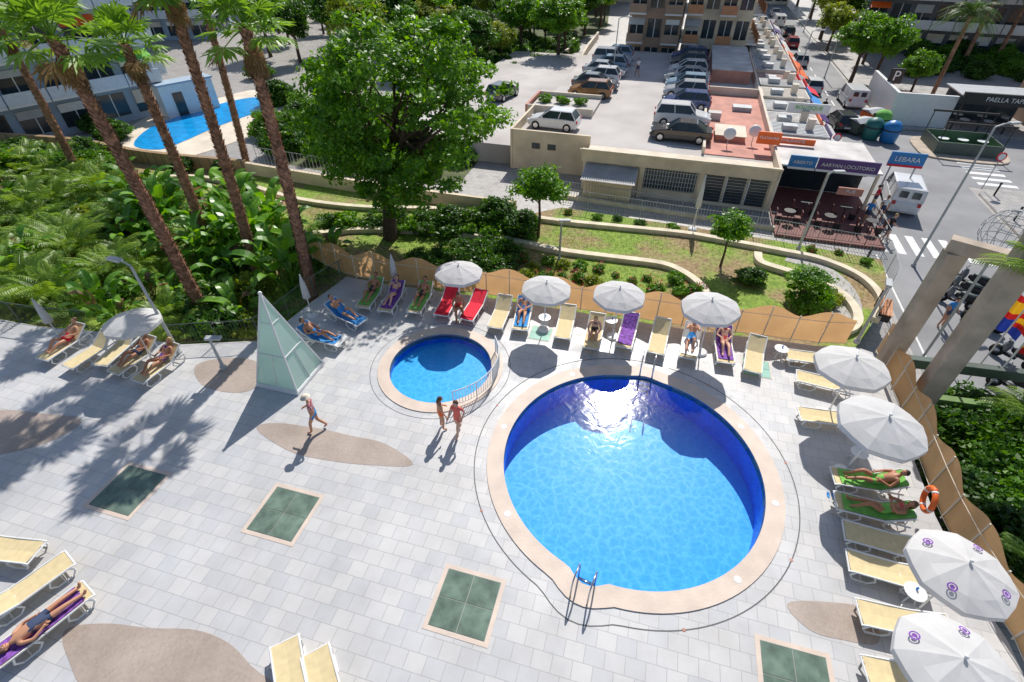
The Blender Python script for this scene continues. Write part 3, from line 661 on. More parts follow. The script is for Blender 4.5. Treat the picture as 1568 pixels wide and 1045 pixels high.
sign(16.6,-.2,.0,1.4,.45,m_terr,'PUB',.3); sign(11.9,4.3,1.35,1.5,.8,m_orange,'PLATAMAR',.24); sign(13.5,5.6,.9,3.2,.4,m_orange,'RESTAURANTE',.28); sign(15.4,12.5,1.4,3.0,.7,m_white,'BOUTIQUE',.4,m_green)
def block(name,x0,x1,y0,y1,z0,fl,fh,wall,bal,nb,origin=(OX,OY,0),rz=SR,rooft=m_roofw,sides=True,every=2):
    b=B(); h=fl*fh; b.bx(x0,x1,y0,y1,z0,z0+h,wall); b.bx(x0-.3,x1+.3,y0-.3,y1+.3,z0+h+.003,z0+h+.6,rooft)
    w=(x1-x0)/nb; rr=random.Random(nb*7+fl)
    for f in range(fl):
        z=z0+f*fh
        for k in range(nb):
            a=x0+k*w+w*.12; c=x0+(k+1)*w-w*.12
            b.bx(a,c,y0-.06,y0-.004,z+.6,z+fh-.5,m_glassdk); b.bx((a+c)/2-.04,(a+c)/2+.04,y0-.1,y0-.065,z+.6,z+fh-.5,m_white)
            if rr.random()<.5: b.bx(a,c,y0-.13,y0-.105,z+fh-.5-rr.uniform(.3,1.2),z+fh-.5,rr.choice([m_white,m_cream2,m_canvas]))
            if f>0 and k%every==0:
                b.bx(x0+k*w+.05,x0+(k+1)*w-.05,y0-1.3,y0-.005,z+.02,z+.2,m_white); b.bx(x0+k*w+.05,x0+(k+1)*w-.05,y0-1.35,y0-1.25,z+.205,z+1.1,bal)
                if rr.random()<.35: 
                    q=rr.choice([m_green,m_orange,m_canvas,m_canvas]); x_=x0+k*w+.1; b.add([(x_,y0-.14,z+fh-.4),(x_+w-.2,y0-.14,z+fh-.4),(x_+w-.2,y0-1.3,z+fh-1.0),(x_,y0-1.3,z+fh-1.0)],[(0,1,2,3)],q)
        if sides:
            m=int((y1-y0)/3)
            for s,xx in((-1,x0),(1,x1)):
                for k in range(m):
                    a=y0+1+k*3
                    if s<0: b.bx(xx-.06,xx-.004,a,a+1.5,z+.8,z+fh-.6,m_glassdk)
                    else:
                        b.bx(xx+.004,xx+.06,a,a+1.8,z+.6,z+fh-.5,m_glassdk)
                        if f>0: b.bx(xx+.065,xx+1.19,a-.4,a+2.3,z+.02,z+.2,m_white); b.bx(xx+1.2,xx+1.3,a-.4,a+2.3,z+.205,z+1.1,bal)
    return b.done(name,origin,rz)
block('apartment_tower',-2,4.2,38.5,52,-1.98,6,3.0,m_brown,m_brown,3)
block('apartment_tower',4.6,12,39.5,56,-1.98,7,3.0,m_cream,m_orfac,4)
m_bluew=M('pale_blue_wall',(.34,.43,.52),.8,.12,.6); m_bluebal=M('balcony_white',(.66,.70,.75),.7,.08)
pc=P(262,172,-2)
block('apartment_block',-18,0,0,12,-1.98,5,3.0,m_bluew,m_bluebal,6,(pc.x,pc.y,0),R(52),every=1)
b=B(); b.bx(0,5,-1.5,0,-1.98,.8,m_white); b.bx(1,1.9,-1.56,-1.503,-1.98,.1,m_glassdk); b.bx(-.1,5.1,-1.7,.1,.803,.95,m_bluew); b.done('pool_house',tuple(P(250,178,-2))[:2]+(0,),R(50))
pc=P(330,60,-2); block('apartment_block',-30,0,0,14,-1.98,6,3.0,m_bluew,m_bluebal,9,(pc.x,pc.y,0),R(12),every=1)
m_dkfac=M('dark_facade',(.10,.11,.13),.4,.2,.8)
pc=P(1305,78,-2); block('office_building',0,26,0,14,-1.98,6,3.2,m_dkfac,m_white,10,(pc.x,pc.y,0),R(-25),every=1)
pc=P(1150,38,-2); block('corner_building',-3,9,30,50,-1.98,7,3.1,m_cream2,m_orfac,4,(pc.x,pc.y,0),SR)
pc=P(1120,20,-2); block('far_apartment_block',-60,-20,10,26,-1.98,7,3.0,m_cream2,m_white,14,(pc.x,pc.y,0),SR,sides=False)
pc=P(560,20,-2); block('far_apartment_block',-40,-5,15,30,-1.98,8,3.0,m_cream,m_white,12,(pc.x,pc.y,0),R(10),sides=False)
pc=P(1240,10,-2); block('far_apartment_block',6,60,20,30,-1.98,6,3.0,m_bluew,m_white,14,(pc.x,pc.y,0),SR,sides=False)
b=B(); b.bx(0,4.5,0,.3,-1.86,.8,m_white); b.bx(-.3,-.005,0,9,-1.86,.8,m_white); b.bx(0,4.5,.6,8,-1.0,-.8,m_terr); b.done('white_boundary_wall',S(24.6,22.6,0),SR)
b=B()
for i in range(4):
    for j in range(2): b.bx(i*2.0,i*2.0+.12,j*4,j*4+.12,0,2.8,m_black)
b.bx(-.3,6.3,-.3,.0,2.3,3.2,m_black); b.bx(-.3,6.3,.02,4.3,2.81,2.9,m_grey); b.bx(0,6,3.9,4,0,2.8,m_glassdk)
for i in range(3):
    for k in range(2): b.lathe([(0,.0),(.4,0),(.4,.04),(0,.04)],m_white,10,(1.2+i*1.9,1+k*1.7,.72)); b.tube([(1.2+i*1.9,1+k*1.7,0),(1.2+i*1.9,1+k*1.7,.72)],.03,m_black,5)
o=b.done('restaurant_pergola',S(29.4,22.2,-1.86),SR); text('PAELLA TAPAS',.5,3,-.33,2.75,m_white,o)
b=B(); b.bx(0,4.6,0,.08,0,.9,m_dgreen); b.bx(0,.08,.085,3.5,0,.9,m_dgreen); b.bx(4.52,4.6,.085,3.5,0,.9,m_dgreen); b.bx(0,4.6,3.5,3.58,0,.9,m_dgreen); b.bx(.1,4.5,.1,3.4,0,.03,m_green)
for x,y in((.05,.05),(4.5,.05),(.05,3.5),(4.5,3.5)): b.tube([(x,y,.0),(x,y,2.4)],.04,m_black,5)
b.bx(-.05,4.65,-.05,.05,2.3,2.45,m_black);b.bx(-.05,4.65,3.5,3.6,2.3,2.45,m_black)
for i in range(3): b.lathe([(0,.0),(.4,0),(.4,.04),(0,.04)],m_white,10,(.9+i*1.4,1.7,.72)); b.tube([(.9+i*1.4,1.7,0.03),(.9+i*1.4,1.7,.72)],.03,m_black,5)
b.done('terrace_enclosure',S(26.2,15.2,-1.87),SR)
b=B(); b.bx(0,40,0,6,0,3.4,m_brown); b.bx(-.4,40,-1.5,-.003,2.6,2.8,m_terr); b.bx(-.2,40,-.2,6.2,3.403,3.7,m_terr)
for i in range(13): b.bx(.6+i*3,2.8+i*3,-.08,-.004,.3,2.4,m_glassdk)
b.done('low_shop_building',S(36.5,24,-1.86),SR)
b=B(); b.bx(-6.5,-1,9,9.2,.304,.9,m_cream2); b.bx(-6.5,-1,13.4,13.6,.304,.9,m_cream2); b.bx(-6.7,-6.5,9,13.6,.304,.9,m_terr); b.bx(-6.4,-1,9.21,13.39,.304,.6,m_lot); b.done('planter_wall',(OX,OY,0),SR)
for x in(-5.5,-4,-2.5): inst('shrub',bu[1],S(x,11.3,.6),x,.9)
flat('parking_forecourt',[[S2(-16,3),S2(-5.99,3),S2(-5.99,37),S2(-16,37)]],-.5,1.48,m_lot)
b=B()
for i in range(12):
    y=4+i*2.6; b.bx(4.2,7.6,y,y+.1,.302,.306,m_line)
    if y>14: b.bx(-4,-.2,y,y+.1,.302,.306,m_line)
b.done('parking_marking',(OX,OY,0),SR)
# ---------------- vehicles ----------------------------------------------------
m_tyre=M('tyre',(.02,.02,.02),.8); m_light=M('head_light',(.8,.8,.8),.1,.02); m_tail=M('tail_light',(.5,.01,.01),.2,.02)
def carmesh(kind,paint):
    b=B()
    if kind=='van': L=2.25;W=.90;belt=1.05;cab=(-2.15,1.55,-2.1,.75,1.85,.80,.84);
    elif kind=='suv': L=2.15;W=.90;belt=1.02;cab=(-2.0,1.0,-1.75,.45,1.62,.66,.82)
    elif kind=='sedan': L=2.2;W=.87;belt=.90;cab=(-1.75,1.0,-1.05,.3,1.38,.60,.78)
    else: L=1.98;W=.84;belt=.92;cab=(-1.85,1.05,-1.5,.3,1.44,.60,.77)
    st=[(-L,.82,.40,belt-.2),(-L+.1,.94,.26,belt-.02),(-L*.6,1,.2,belt),(0,1,.2,belt),(L*.5,1,.2,belt-.03),(L*.85,.95,.22,belt-.17),(L-.06,.85,.3,belt-.3),(L,.74,.38,belt-.4)]
    vs=[];fs=[]
    for y,w,z0,z1 in st:
        w*=W; zm=z0+(z1-z0)*.55
        ring=[(-w*.9,z0),(-w,z0+.08),(-w,zm),(-w*.97,z1-.05),(-w*.88,z1),(w*.88,z1),(w*.97,z1-.05),(w,zm),(w,z0+.08),(w*.9,z0)]
        vs+=[(x,y,z) for x,z in ring]
    n=10
    for i in range(len(st)-1):
        for k in range(n): fs.append((i*n+k,i*n+(k+1)%n,(i+1)*n+(k+1)%n,(i+1)*n+k))
    fs+=[tuple(range(n)),tuple(len(vs)-n+k for k in range(n))[::-1]]
    b.add(vs,fs,paint)
    y0,y1,t0,t1,zt,wt,wb=cab; zb=belt-.03
    base=[(-wb,y0,zb),(wb,y0,zb),(wb,y1,zb-.03),(-wb,y1,zb-.03)]; top=[(-wt,t0,zt-.05),(wt,t0,zt-.05),(wt,t1,zt-.05),(-wt,t1,zt-.05)]
    b.add(base+top,[(k,(k+1)%4,4+(k+1)%4,4+k) for k in range(4)],m_glassdk)
    r2=[(-wt*.9,t0+.1,zt),(wt*.9,t0+.1,zt),(wt*.9,t1-.12,zt),(-wt*.9,t1-.12,zt)]
    tt=[(x*1.02,y,z+.004) for x,y,z in top]
    b.add(tt+r2,[(0,1,5,4),(1,2,6,5),(2,3,7,6),(3,0,4,7),(4,5,6,7)],paint)
    for k in range(4): b.tube([base[k],top[k]],.045,paint,5)
    for s in(-1,1):
        m1=Vector((s*wb,(y0+y1)/2-.1,zb)); m2=Vector((s*wt,(t0+t1)/2-.05,zt-.05)); b.tube([m1,m2],.035,paint,4)
        if kind in('van',): 
            q=[(s*(wb+.012),y0,zb),(s*(wb+.012),.35,zb),(s*(wt+.012),.35,zt-.04),(s*(wt+.012),t0,zt-.04)]; b.add(q,[(0,1,2,3)],paint)
        for yy in(-L*.62,L*.63):
            b.tube([(s*(W-.2),yy,.32),(s*(W+.015),yy,.32)],.32,m_tyre,16); b.tube([(s*(W+.01),yy,.32),(s*(W+.03),yy,.32)],.19,m_steel,10)
        b.box((s*W*.66,L-.06,belt-.33),(.3,.12,.12),m_light); b.box((s*W*.78,-L+.04,belt-.16),(.2,.1,.22),m_tail)
        b.box((s*(W+.05),y1-.3,belt+.02),(.14,.1,.1),paint)
    if kind=='van': b.add([(-wb,y0-.012,zb),(wb,y0-.012,zb),(wt,t0-.012,zt-.04),(-wt,t0-.012,zt-.04)],[(0,1,2,3)],paint); b.box((-.35,y0-.03,1.45),(.45,.02,.4),m_glassdk);b.box((.35,y0-.03,1.45),(.45,.02,.4),m_glassdk)
    b.box((0,-L-.005,.5),(.5,.02,.12),m_white); b.box((0,L+.003,.42),(.8,.02,.14),m_black)
    return b.mesh('car',False)
def paint(name,c): 
    m=M(name,c,.25,.03); m.node_tree.nodes['Principled BSDF'].inputs['Coat Weight'].default_value=.6; return m
pts={'w':paint('paint_white',(.75,.75,.75)),'k':paint('paint_black',(.02,.02,.025)),'s':paint('paint_silver',(.45,.47,.5)),'b':paint('paint_blue',(.03,.07,.22)),'g':paint('paint_grey',(.12,.13,.14)),'o':paint('paint_bronze',(.30,.13,.04)),'l':paint('paint_lightblue',(.25,.38,.5)),'r':paint('paint_red',(.4,.02,.02))}
cache={}
def cm(kind,c):
    k=(kind,c)
    if k not in cache: cache[k]=carmesh(kind,pts[c])
    return cache[k]
def car(px,z,kind,c,rz,nm='parked_car'): inst(nm,cm(kind,c),P(*px,z),rz)
E=SR+R(90)
def pk(x,y,kind,c,flip=0): inst('parked_car',cm(kind,c),S(x,y,.304),E+math.pi*flip+R(g.uniform(-3,3)))
pk(6.1,5.6,'sedan','k'); pk(6.0,9.3,'suv','w',1); pk(6.2,14.0,'hatch','b'); pk(6.0,17.6,'hatch','s'); pk(6.0,20.3,'hatch','l'); pk(5.9,23.4,'sedan','s'); pk(5.9,26.4,'hatch','w'); pk(5.8,30.2,'hatch','g'); pk(5.8,33.4,'hatch','b')
for i,(k,c) in enumerate((('hatch','o'),('sedan','g'),('hatch','w'),('sedan','s'),('hatch','l'),('suv','s'),('hatch','l'))): pk(-2.3,15.2+i*2.75,k,c,i%2)
inst('parked_car',cm('hatch','w'),P(848,196,.3),R(70)); inst('parked_car',cm('hatch','g'),P(770,150,-.5),R(-30))
car((1372,312),-2,'van','w',R(-25),'delivery_van'); car((1300,160),-2,'van','w',R(-15),'delivery_van'); car((1240,140),-2,'hatch','w',R(-15)); car((1285,195),-2,'hatch','k',R(-12))
car((1195,95),-2,'sedan','k',R(-15)); car((1178,62),-2,'van','w',R(-16),'delivery_van'); car((1150,60),-2,'hatch','w',R(-16)); car((1165,38),-2,'sedan','s',R(-16)); car((25,188),-2,'hatch','w',R(80)); car((1210,72),-2,'hatch','r',R(-16))
car((1222,100),-2,'hatch','s',R(-16)); car((1205,55),-2,'hatch','k',R(-16)); car((1190,40),-2,'van','w',R(-16)); car((1185,25),-2,'sedan','w',R(-16))
# ---------------- street furniture -------------------------------------------
def container(px,mat,sc=1):
    b=B(); b.lathe([(.0,.02),(.55,.02),(.62,.1),(.72,1.1),(.66,1.45),(.4,1.7),(0,1.8)],mat,14); b.lathe([(.73,1.0),(.76,1.05),(.73,1.1)],m_black,14); b.tube([(.6,0,1.35),(.78,0,1.3)],.14,m_black,8)
    b.done('recycling_container',P(*px,-2),g.random()*3,True)
container((1357,218),m_bluesign); container((1330,213),M('teal',(.02,.16,.14),.5)); container((1343,200),m_green)
def dumpster(px,mat,rz):
    b=B(); b.add([(-.8,-.5,.2),(.8,-.5,.2),(.8,.5,.2),(-.8,.5,.2),(-.9,-.6,1.1),(.9,-.6,1.1),(.9,.6,1.1),(-.9,.6,1.1)],[(3,2,1,0),(0,1,5,4),(1,2,6,5),(2,3,7,6),(3,0,4,7)],mat)
    b.add([(-.93,-.63,1.1),(.93,-.63,1.1),(.93,.63,1.25),(-.93,.63,1.25),(-.93,-.1,1.35),(.93,-.1,1.35)],[(0,1,5,4),(4,5,2,3),(0,4,3),(1,2,5)],m_grey)
    for sx in(-.7,.7):
        for sy in(-.4,.4): b.tube([(sx-.04,sy,.1),(sx+.04,sy,.1)],.1,m_tyre,8)
    b.done('rubbish_container',P(*px,-2),rz)
dumpster((1312,205),m_dgreen,R(20)); dumpster((1330,190),m_orange,R(20))
def lamp_post(name,base,top_z,arm,rz,head=1):
    b=B(); h=top_z; b.tube([(0,0,0),(0,0,h*.3),(0,0,h)],[.075,.06,.045],m_grey,8); b.lathe([(.12,0),(.12,.15),(.07,.2)],m_grey,10)
    if arm: b.tube([(0,0,h),(arm*.5,0,h+.12),(arm,0,h+.15)],.035,m_grey,6)
    b.box((arm+.15,0,h+.14),(.55,.2,.09),m_grey); b.box((arm+.15,0,h+.09),(.4,.14,.02),m_light)
    b.done(name,base,rz)
bs=P(276,543,0); tp=PY(205,408,bs.y); lamp_post('street_lamp',bs,tp.z,.5,R(160))
bs=P(343,565,0); lamp_post('garden_lamp',bs,1.35,0,0)
bs=P(1398,408,-2); tp=PY(1525,195,bs.y); lamp_post('street_lamp',bs,tp.z+2,.8,R(10))
bs=P(856,400,-1); lamp_post('garden_lamp',bs,2.2,0,0)
bs=P(1222,382,-1); lamp_post('street_lamp',bs,4.2,.3,0)
bs=P(1305,530,0)+Vector((.25,.2,0)); lamp_post('garden_lamp',bs,2.6,0,R(60))
bs=P(1262,120,-2); lamp_post('street_lamp',bs,5,.8,R(10)); bs=P(1230,50,-2); lamp_post('street_lamp',bs,7,.8,R(10)); lamp_post('street_lamp',S(-1.5,24,.3),5,.8,0); lamp_post('street_lamp',S(17,30,-1.86),6,.8,0)
b=B(); b.tube([(0,0,0),(0,0,2.6)],.05,m_black,6); b.bx(-.6,.6,-.08,.08,2.6,3.9,m_black); o=b.done('parking_sign',P(1348,172,-2),R(-10)); text('P',1.2,0,-.1,3.25,m_white,o)
for x,y in ((27.3,-6),(27.3,-3),(27.3,0),(27.3,3),(27.6,7),(17.3,-2),(17.3,-5)):
    b=B(); b.lathe([(.06,0),(.06,.8),(.08,.82),(.07,.92),(0,.95)],m_black,10); b.done('bollard',S(x,y,-1.87 if x>20 else -1.99),0,True)
def roadsign(loc,rz):
    b=B(); b.tube([(0,0,0),(0,0,2.3)],.03,m_grey,6); b.tube([(0,-.02,2.3),(0,-.05,2.3)],.3,m_red,16); b.tube([(0,-.052,2.3),(0,-.06,2.3)],.22,m_white,16); b.done('traffic_sign',loc,rz)
roadsign(S(27.2,8,-1.86),R(-10)); roadsign(S(17.2,9,-1.86),R(-10)); roadsign(S(24.8,27,-1.86),R(-10))
def moto():
    b=B()
    for y in(-.62,.62): 
        b.tube([(-.05,y,.27),(.05,y,.27)],.27,m_tyre,14); b.tube([(-.06,y,.27),(.06,y,.27)],.13,m_steel,8)
    b.ball((0,-.25,.6),(.17,.5,.22),m_black,10); b.ball((0,-.3,.8),(.15,.4,.08),m_dgreen,10); b.ball((0,.38,.65),(.2,.14,.32),pts['g'],10)
    b.tube([(0,.62,.27),(0,.45,.95)],.04,m_grey,6); b.tube([(-.33,.4,1.0),(0,.46,.98),(.33,.4,1.0)],.02,m_black,5); b.bx(-.14,.14,-.1,.35,.27,.33,m_black); b.box((0,-.85,.85),(.3,.25,.25),m_black)
    for s in(-1,1): b.ball((s*.28,.46,1.12),(.06,.02,.04),m_black,6)
    return b.mesh('scooter',True)
mm_=moto()
for p,r in(((1468,452),40),((1480,440),40),((1460,468),45),((1545,555),30),((1228,215),10),((1300,260),60),((1545,600),50),((1500,500),40),((1250,190),10)): inst('scooter',mm_,P(*p,-2),R(r))
b=B()
c1=Vector((13.95,14.0)); c2=Vector((14.1,12.1))
b.box((c1.x,c1.y,1.45),(.58,.45,6.9),m_conc,-TR); b.box((c2.x,c2.y,2.4),(.64,.5,8.8),m_conc,-TR)
d=Vector((.75,-.66)).normalized(); bc=c1+d*3.1
b.box((bc.x,bc.y,5.12),(6.8,.45,.42),m_conc,math.atan2(d.y,d.x))
bc=c1+Vector((2.4,-.3)); b.box((bc.x,bc.y,.25),(4.6,.3,.4),m_dgreen,R(-12)); bc=c1+Vector((2.4,-1.6)); b.box((bc.x,bc.y,-.35),(4.6,.3,.3),M('green_beam',(.16,.26,.08),.7),R(-12))
b.done('concrete_pergola',bevel=.02)
b=B()
for k in range(8):
    a=math.pi*k/8; b.tube([(.8*math.cos(a)*math.cos(t),.8*math.sin(a)*math.cos(t),.8*math.sin(t)) for t in np.linspace(0,2*math.pi,25)],.012,m_grey,4,False)
for k in range(-3,4):
    z=.8*math.sin(k*.38); r=.8*math.cos(k*.38); b.tube([(r*math.cos(t),r*math.sin(t),z) for t in np.linspace(0,2*math.pi,25)],.012,m_grey,4,False)
q=PY(1545,358,15.5); b.tube([(0,0,-.8),(0,0,-q.z-2)],.05,m_grey,6); b.done('wire_sphere_sculpture',q)
m_yel=M('flag_yellow',(.85,.52,.02),.8,.05,trans=.3); m_fred=M('flag_red',(.60,.02,.02),.8,.05,trans=.3); m_fblue=M('flag_blue',(.02,.05,.35),.8,.05,trans=.3)
def flag(px,Y,cols,rz):
    b=B(); n=10; W=1.5;Hh=1.0; q=PY(*px,Y); b.tube([(0,0,-q.z-2),(0,0,1.1)],.03,m_white,6)
    z=0
    for mat,hh in cols:
        vs=[];fs=[]
        for k in range(n+1):
            x=.03+W*k/n*.75; y=.13*math.sin(k*1.1); dz=-.35*(k/n)
            vs+=[(x,y,1-z+dz),(x,y,1-z-hh+dz)]
        for k in range(n): fs.append((2*k,2*k+1,2*k+3,2*k+2))
        b.add(vs,fs,mat); z+=hh
    b.done('flag',q,rz)
flag((1520,475),15.5,((m_fred,.25),(m_yel,.5),(m_fred,.25)),R(-30)); flag((1548,500),14.5,((m_fred,.2),(m_yel,.2),(m_fred,.2),(m_yel,.2),(m_fred,.2)),R(-50)); flag((1508,492),16,((m_fblue,1.0),),R(-40)); flag((1556,540),13.5,((m_fred,.25),(m_yel,.5),(m_fred,.25)),R(-40))
def closed(px,h,sc=1,z=0,mat=m_canvas):
    b=B(); b.tube([(0,0,0),(0,0,h)],.025,m_white,6); b.lathe([(.25,0),(.25,.06),(.04,.1)],m_white,12)
    b.lathe([(.05,h*.42),(.16,h*.45),(.14,h*.6),(.1,h*.8),(.02,h)],mat,10); b.done('closed_parasol',P(*px,z),0,True)
closed((608,446),1.9); closed((478,482),2.0); closed((95,520),2.0); closed((1060,352),3.2,1,-1)
# ---------------- loungers, parasols, people ---------------------------------
def lounger_mesh(fab,back=35,towel=None):
    b=B(); zs=.34; yb=-.22; L=.70; bz=zs+L*math.sin(R(back)); by=yb-L*math.cos(R(back))
    for s in(-1,1):
        x=s*.31; b.tube([(x,.99,zs-.03),(x,.9,zs),(x,yb,zs),(x,by,bz) if back<12 else (x,yb-.6,zs)],.026,m_white,6)
        b.tube([(x,yb,zs),(x,by,bz)],.026,m_white,6)
        b.tube([(x,.82,zs),(x,.9,.17),(x,.8,.025),(x,.45,.02),(x,.33,.16),(x,.4,zs)],.026,m_white,6)
        b.tube([(x,-.3,zs),(x,-.22,.16),(x,-.35,.02),(x,-.65,.025),(x,-.76,.17),(x,-.7,zs)],.026,m_white,6)
        if back>12: b.tube([(x*.95,yb-.45,zs),(x*.95,yb-.52*math.cos(R(back)),zs+.52*math.sin(R(back)))],.015,m_white,5)
    for y,z in((.97,zs-.03),(yb,zs-.03),(by,bz)): b.tube([(-.31,y,z),(.31,y,z)],.024,m_white,6)
    b.tube([(-.31,.6,.03),(.31,.6,.03)],.018,m_white,5); b.tube([(-.31,-.5,.03),(.31,-.5,.03)],.018,m_white,5)
    def strip(pr,w,mat,dz,th=.012):
        vs=[];fs=[]
        for i,(y,z) in enumerate(pr):
            for x in(-w,0,w): vs.append((x,y,z+dz-(.018 if x==0 else 0)))
        n=len(pr)
        for i in range(n-1):
            for k in(0,1): fs.append((i*3+k,i*3+k+1,i*3+4+k,i*3+3+k))
        b.add(vs,fs,mat)
    full=[(.95,zs),(.6,zs-.01),(.2,zs-.015),(yb,zs-.005),((yb+by)/2,(zs+bz)/2-.015),(by,bz)]
    strip(full,.29,fab,.012)
    if towel: strip([(.8,zs),(.6,zs-.01),(.2,zs-.015),(yb,zs-.005),((yb+by)/2,(zs+bz)/2-.01),(by,bz),(by-.03,bz-.25)],.27,towel,.035)
    return b.mesh('sun_lounger',False)
lc={}
def lounger(hp,fp,fab=m_beige,back=35,towel=None,z=.35):
    a=P(*hp,z+.1);c=P(*fp,z); d=(c-a); rz=math.atan2(d.y,d.x)-math.pi/2; m=(a+c)/2; m.z=0
    key=(fab.name,back,towel.name if towel else '')
    if key not in lc: lc[key]=lounger_mesh(fab,back,towel)
    inst('sun_lounger',lc[key],m,rz); return m,rz
def parasol_mesh(logo):
    b=B(); n=8; Rr=1.02; za=2.48; ze=2.12; vs=[(0,0,za)];
    for rr,zz in((.35,za-.10),(.70,za-.21),(1.0,ze)):
        for k in range(16):
            a=2*math.pi*k/16; sc=1 if k%2==0 else (.955 if rr>.9 else .97); dz=0 if k%2==0 else -.02
            vs.append((Rr*rr*sc*math.cos(a),Rr*rr*sc*math.sin(a),zz+dz+(.03 if k%2 and rr>.9 else 0)))
    for k in range(16): x,y,z=vs[33+k]; vs.append((x*1.01,y*1.01,z-.13))
    fs=[(0,1+k,1+(k+1)%16) for k in range(16)]
    for r in range(3):
        for k in range(16): fs.append((1+r*16+k,17+r*16+k,17+r*16+(k+1)%16,1+r*16+(k+1)%16))
    b.add(vs,fs,m_canvas)
    b.tube([(0,0,0),(0,0,za+.05)],.022,m_white,8); b.ball((0,0,za+.06),.04,m_white); b.lathe([(0,0),(.26,0),(.27,.05),(.22,.09),(.05,.12),(.04,.35)],m_white,16)
    for k in range(8):
        a=2*math.pi*k/8; b.tube([(0,0,za-.03),(.98*math.cos(a),.98*math.sin(a),ze-.01)],.008,m_white,4); b.tube([(0,0,1.75),(.55*math.cos(a),.55*math.sin(a),za-.2)],.007,m_white,4)
    if logo:
        for k in range(0,8,2):
            a=2*math.pi*(k+.5)/8; c=Vector((.72*math.cos(a),.72*math.sin(a),za-.195)); nn=Vector((math.cos(a)*.36,math.sin(a)*.36,1)).normalized(); t=Vector((-math.sin(a),math.cos(a),0)); u_=nn.cross(t)
            for r0,r1,mm in((.065,.095,m_purple),(0.0,.045,m_purple)):
                vs=[];fs=[]
                for q in range(14):
                    w=2*math.pi*q/14
                    for r in(r0,r1): vs.append(c+nn*.022+(t*math.cos(w)+u_*math.sin(w))*r)
                for q in range(14): fs.append((2*q,2*q+1,(2*q+3)%28,(2*q+2)%28))
                b.add(vs,fs,mm)
    return b.mesh('parasol',False)
pm=[parasol_mesh(False),parasol_mesh(True)]
for p,s,l in (((700,413),.95,0),((836,437),.95,0),((950,446),.97,0),((1095,465),1.02,0),((1313,557),1.05,0),((1350,640),1.1,0),((1480,872),1.0,1),((1478,1022),1.0,1),((195,490),.92,0)):
    q=P(*p,2.3*s); o=inst('parasol',pm[l],(q.x,q.y,0),g.random(),s); o.rotation_euler[0]=R(g.uniform(-3,3)); o.rotation_euler[1]=R(g.uniform(-3,3))
def table(px,z=0):
    b=B(); b.lathe([(0,.0),(.01,.44),(.24,.44),(.25,.47),(0,.475)],m_white,16)
    for a in range(4): t=a*math.pi/2+.4; b.tube([(.05*math.cos(t),.05*math.sin(t),.43),(.2*math.cos(t),.2*math.sin(t),0)],.02,m_white,5)
    b.ball((.05,.05,.52),(.03,.03,.06),m_blue,8)
    b.done('side_table',P(*px,z+.4)-Vector((0,0,z+.4)))
for p in((1196,536),(1400,908),(1315,695),(834,488),(1300,560),(936,492)): table(p)
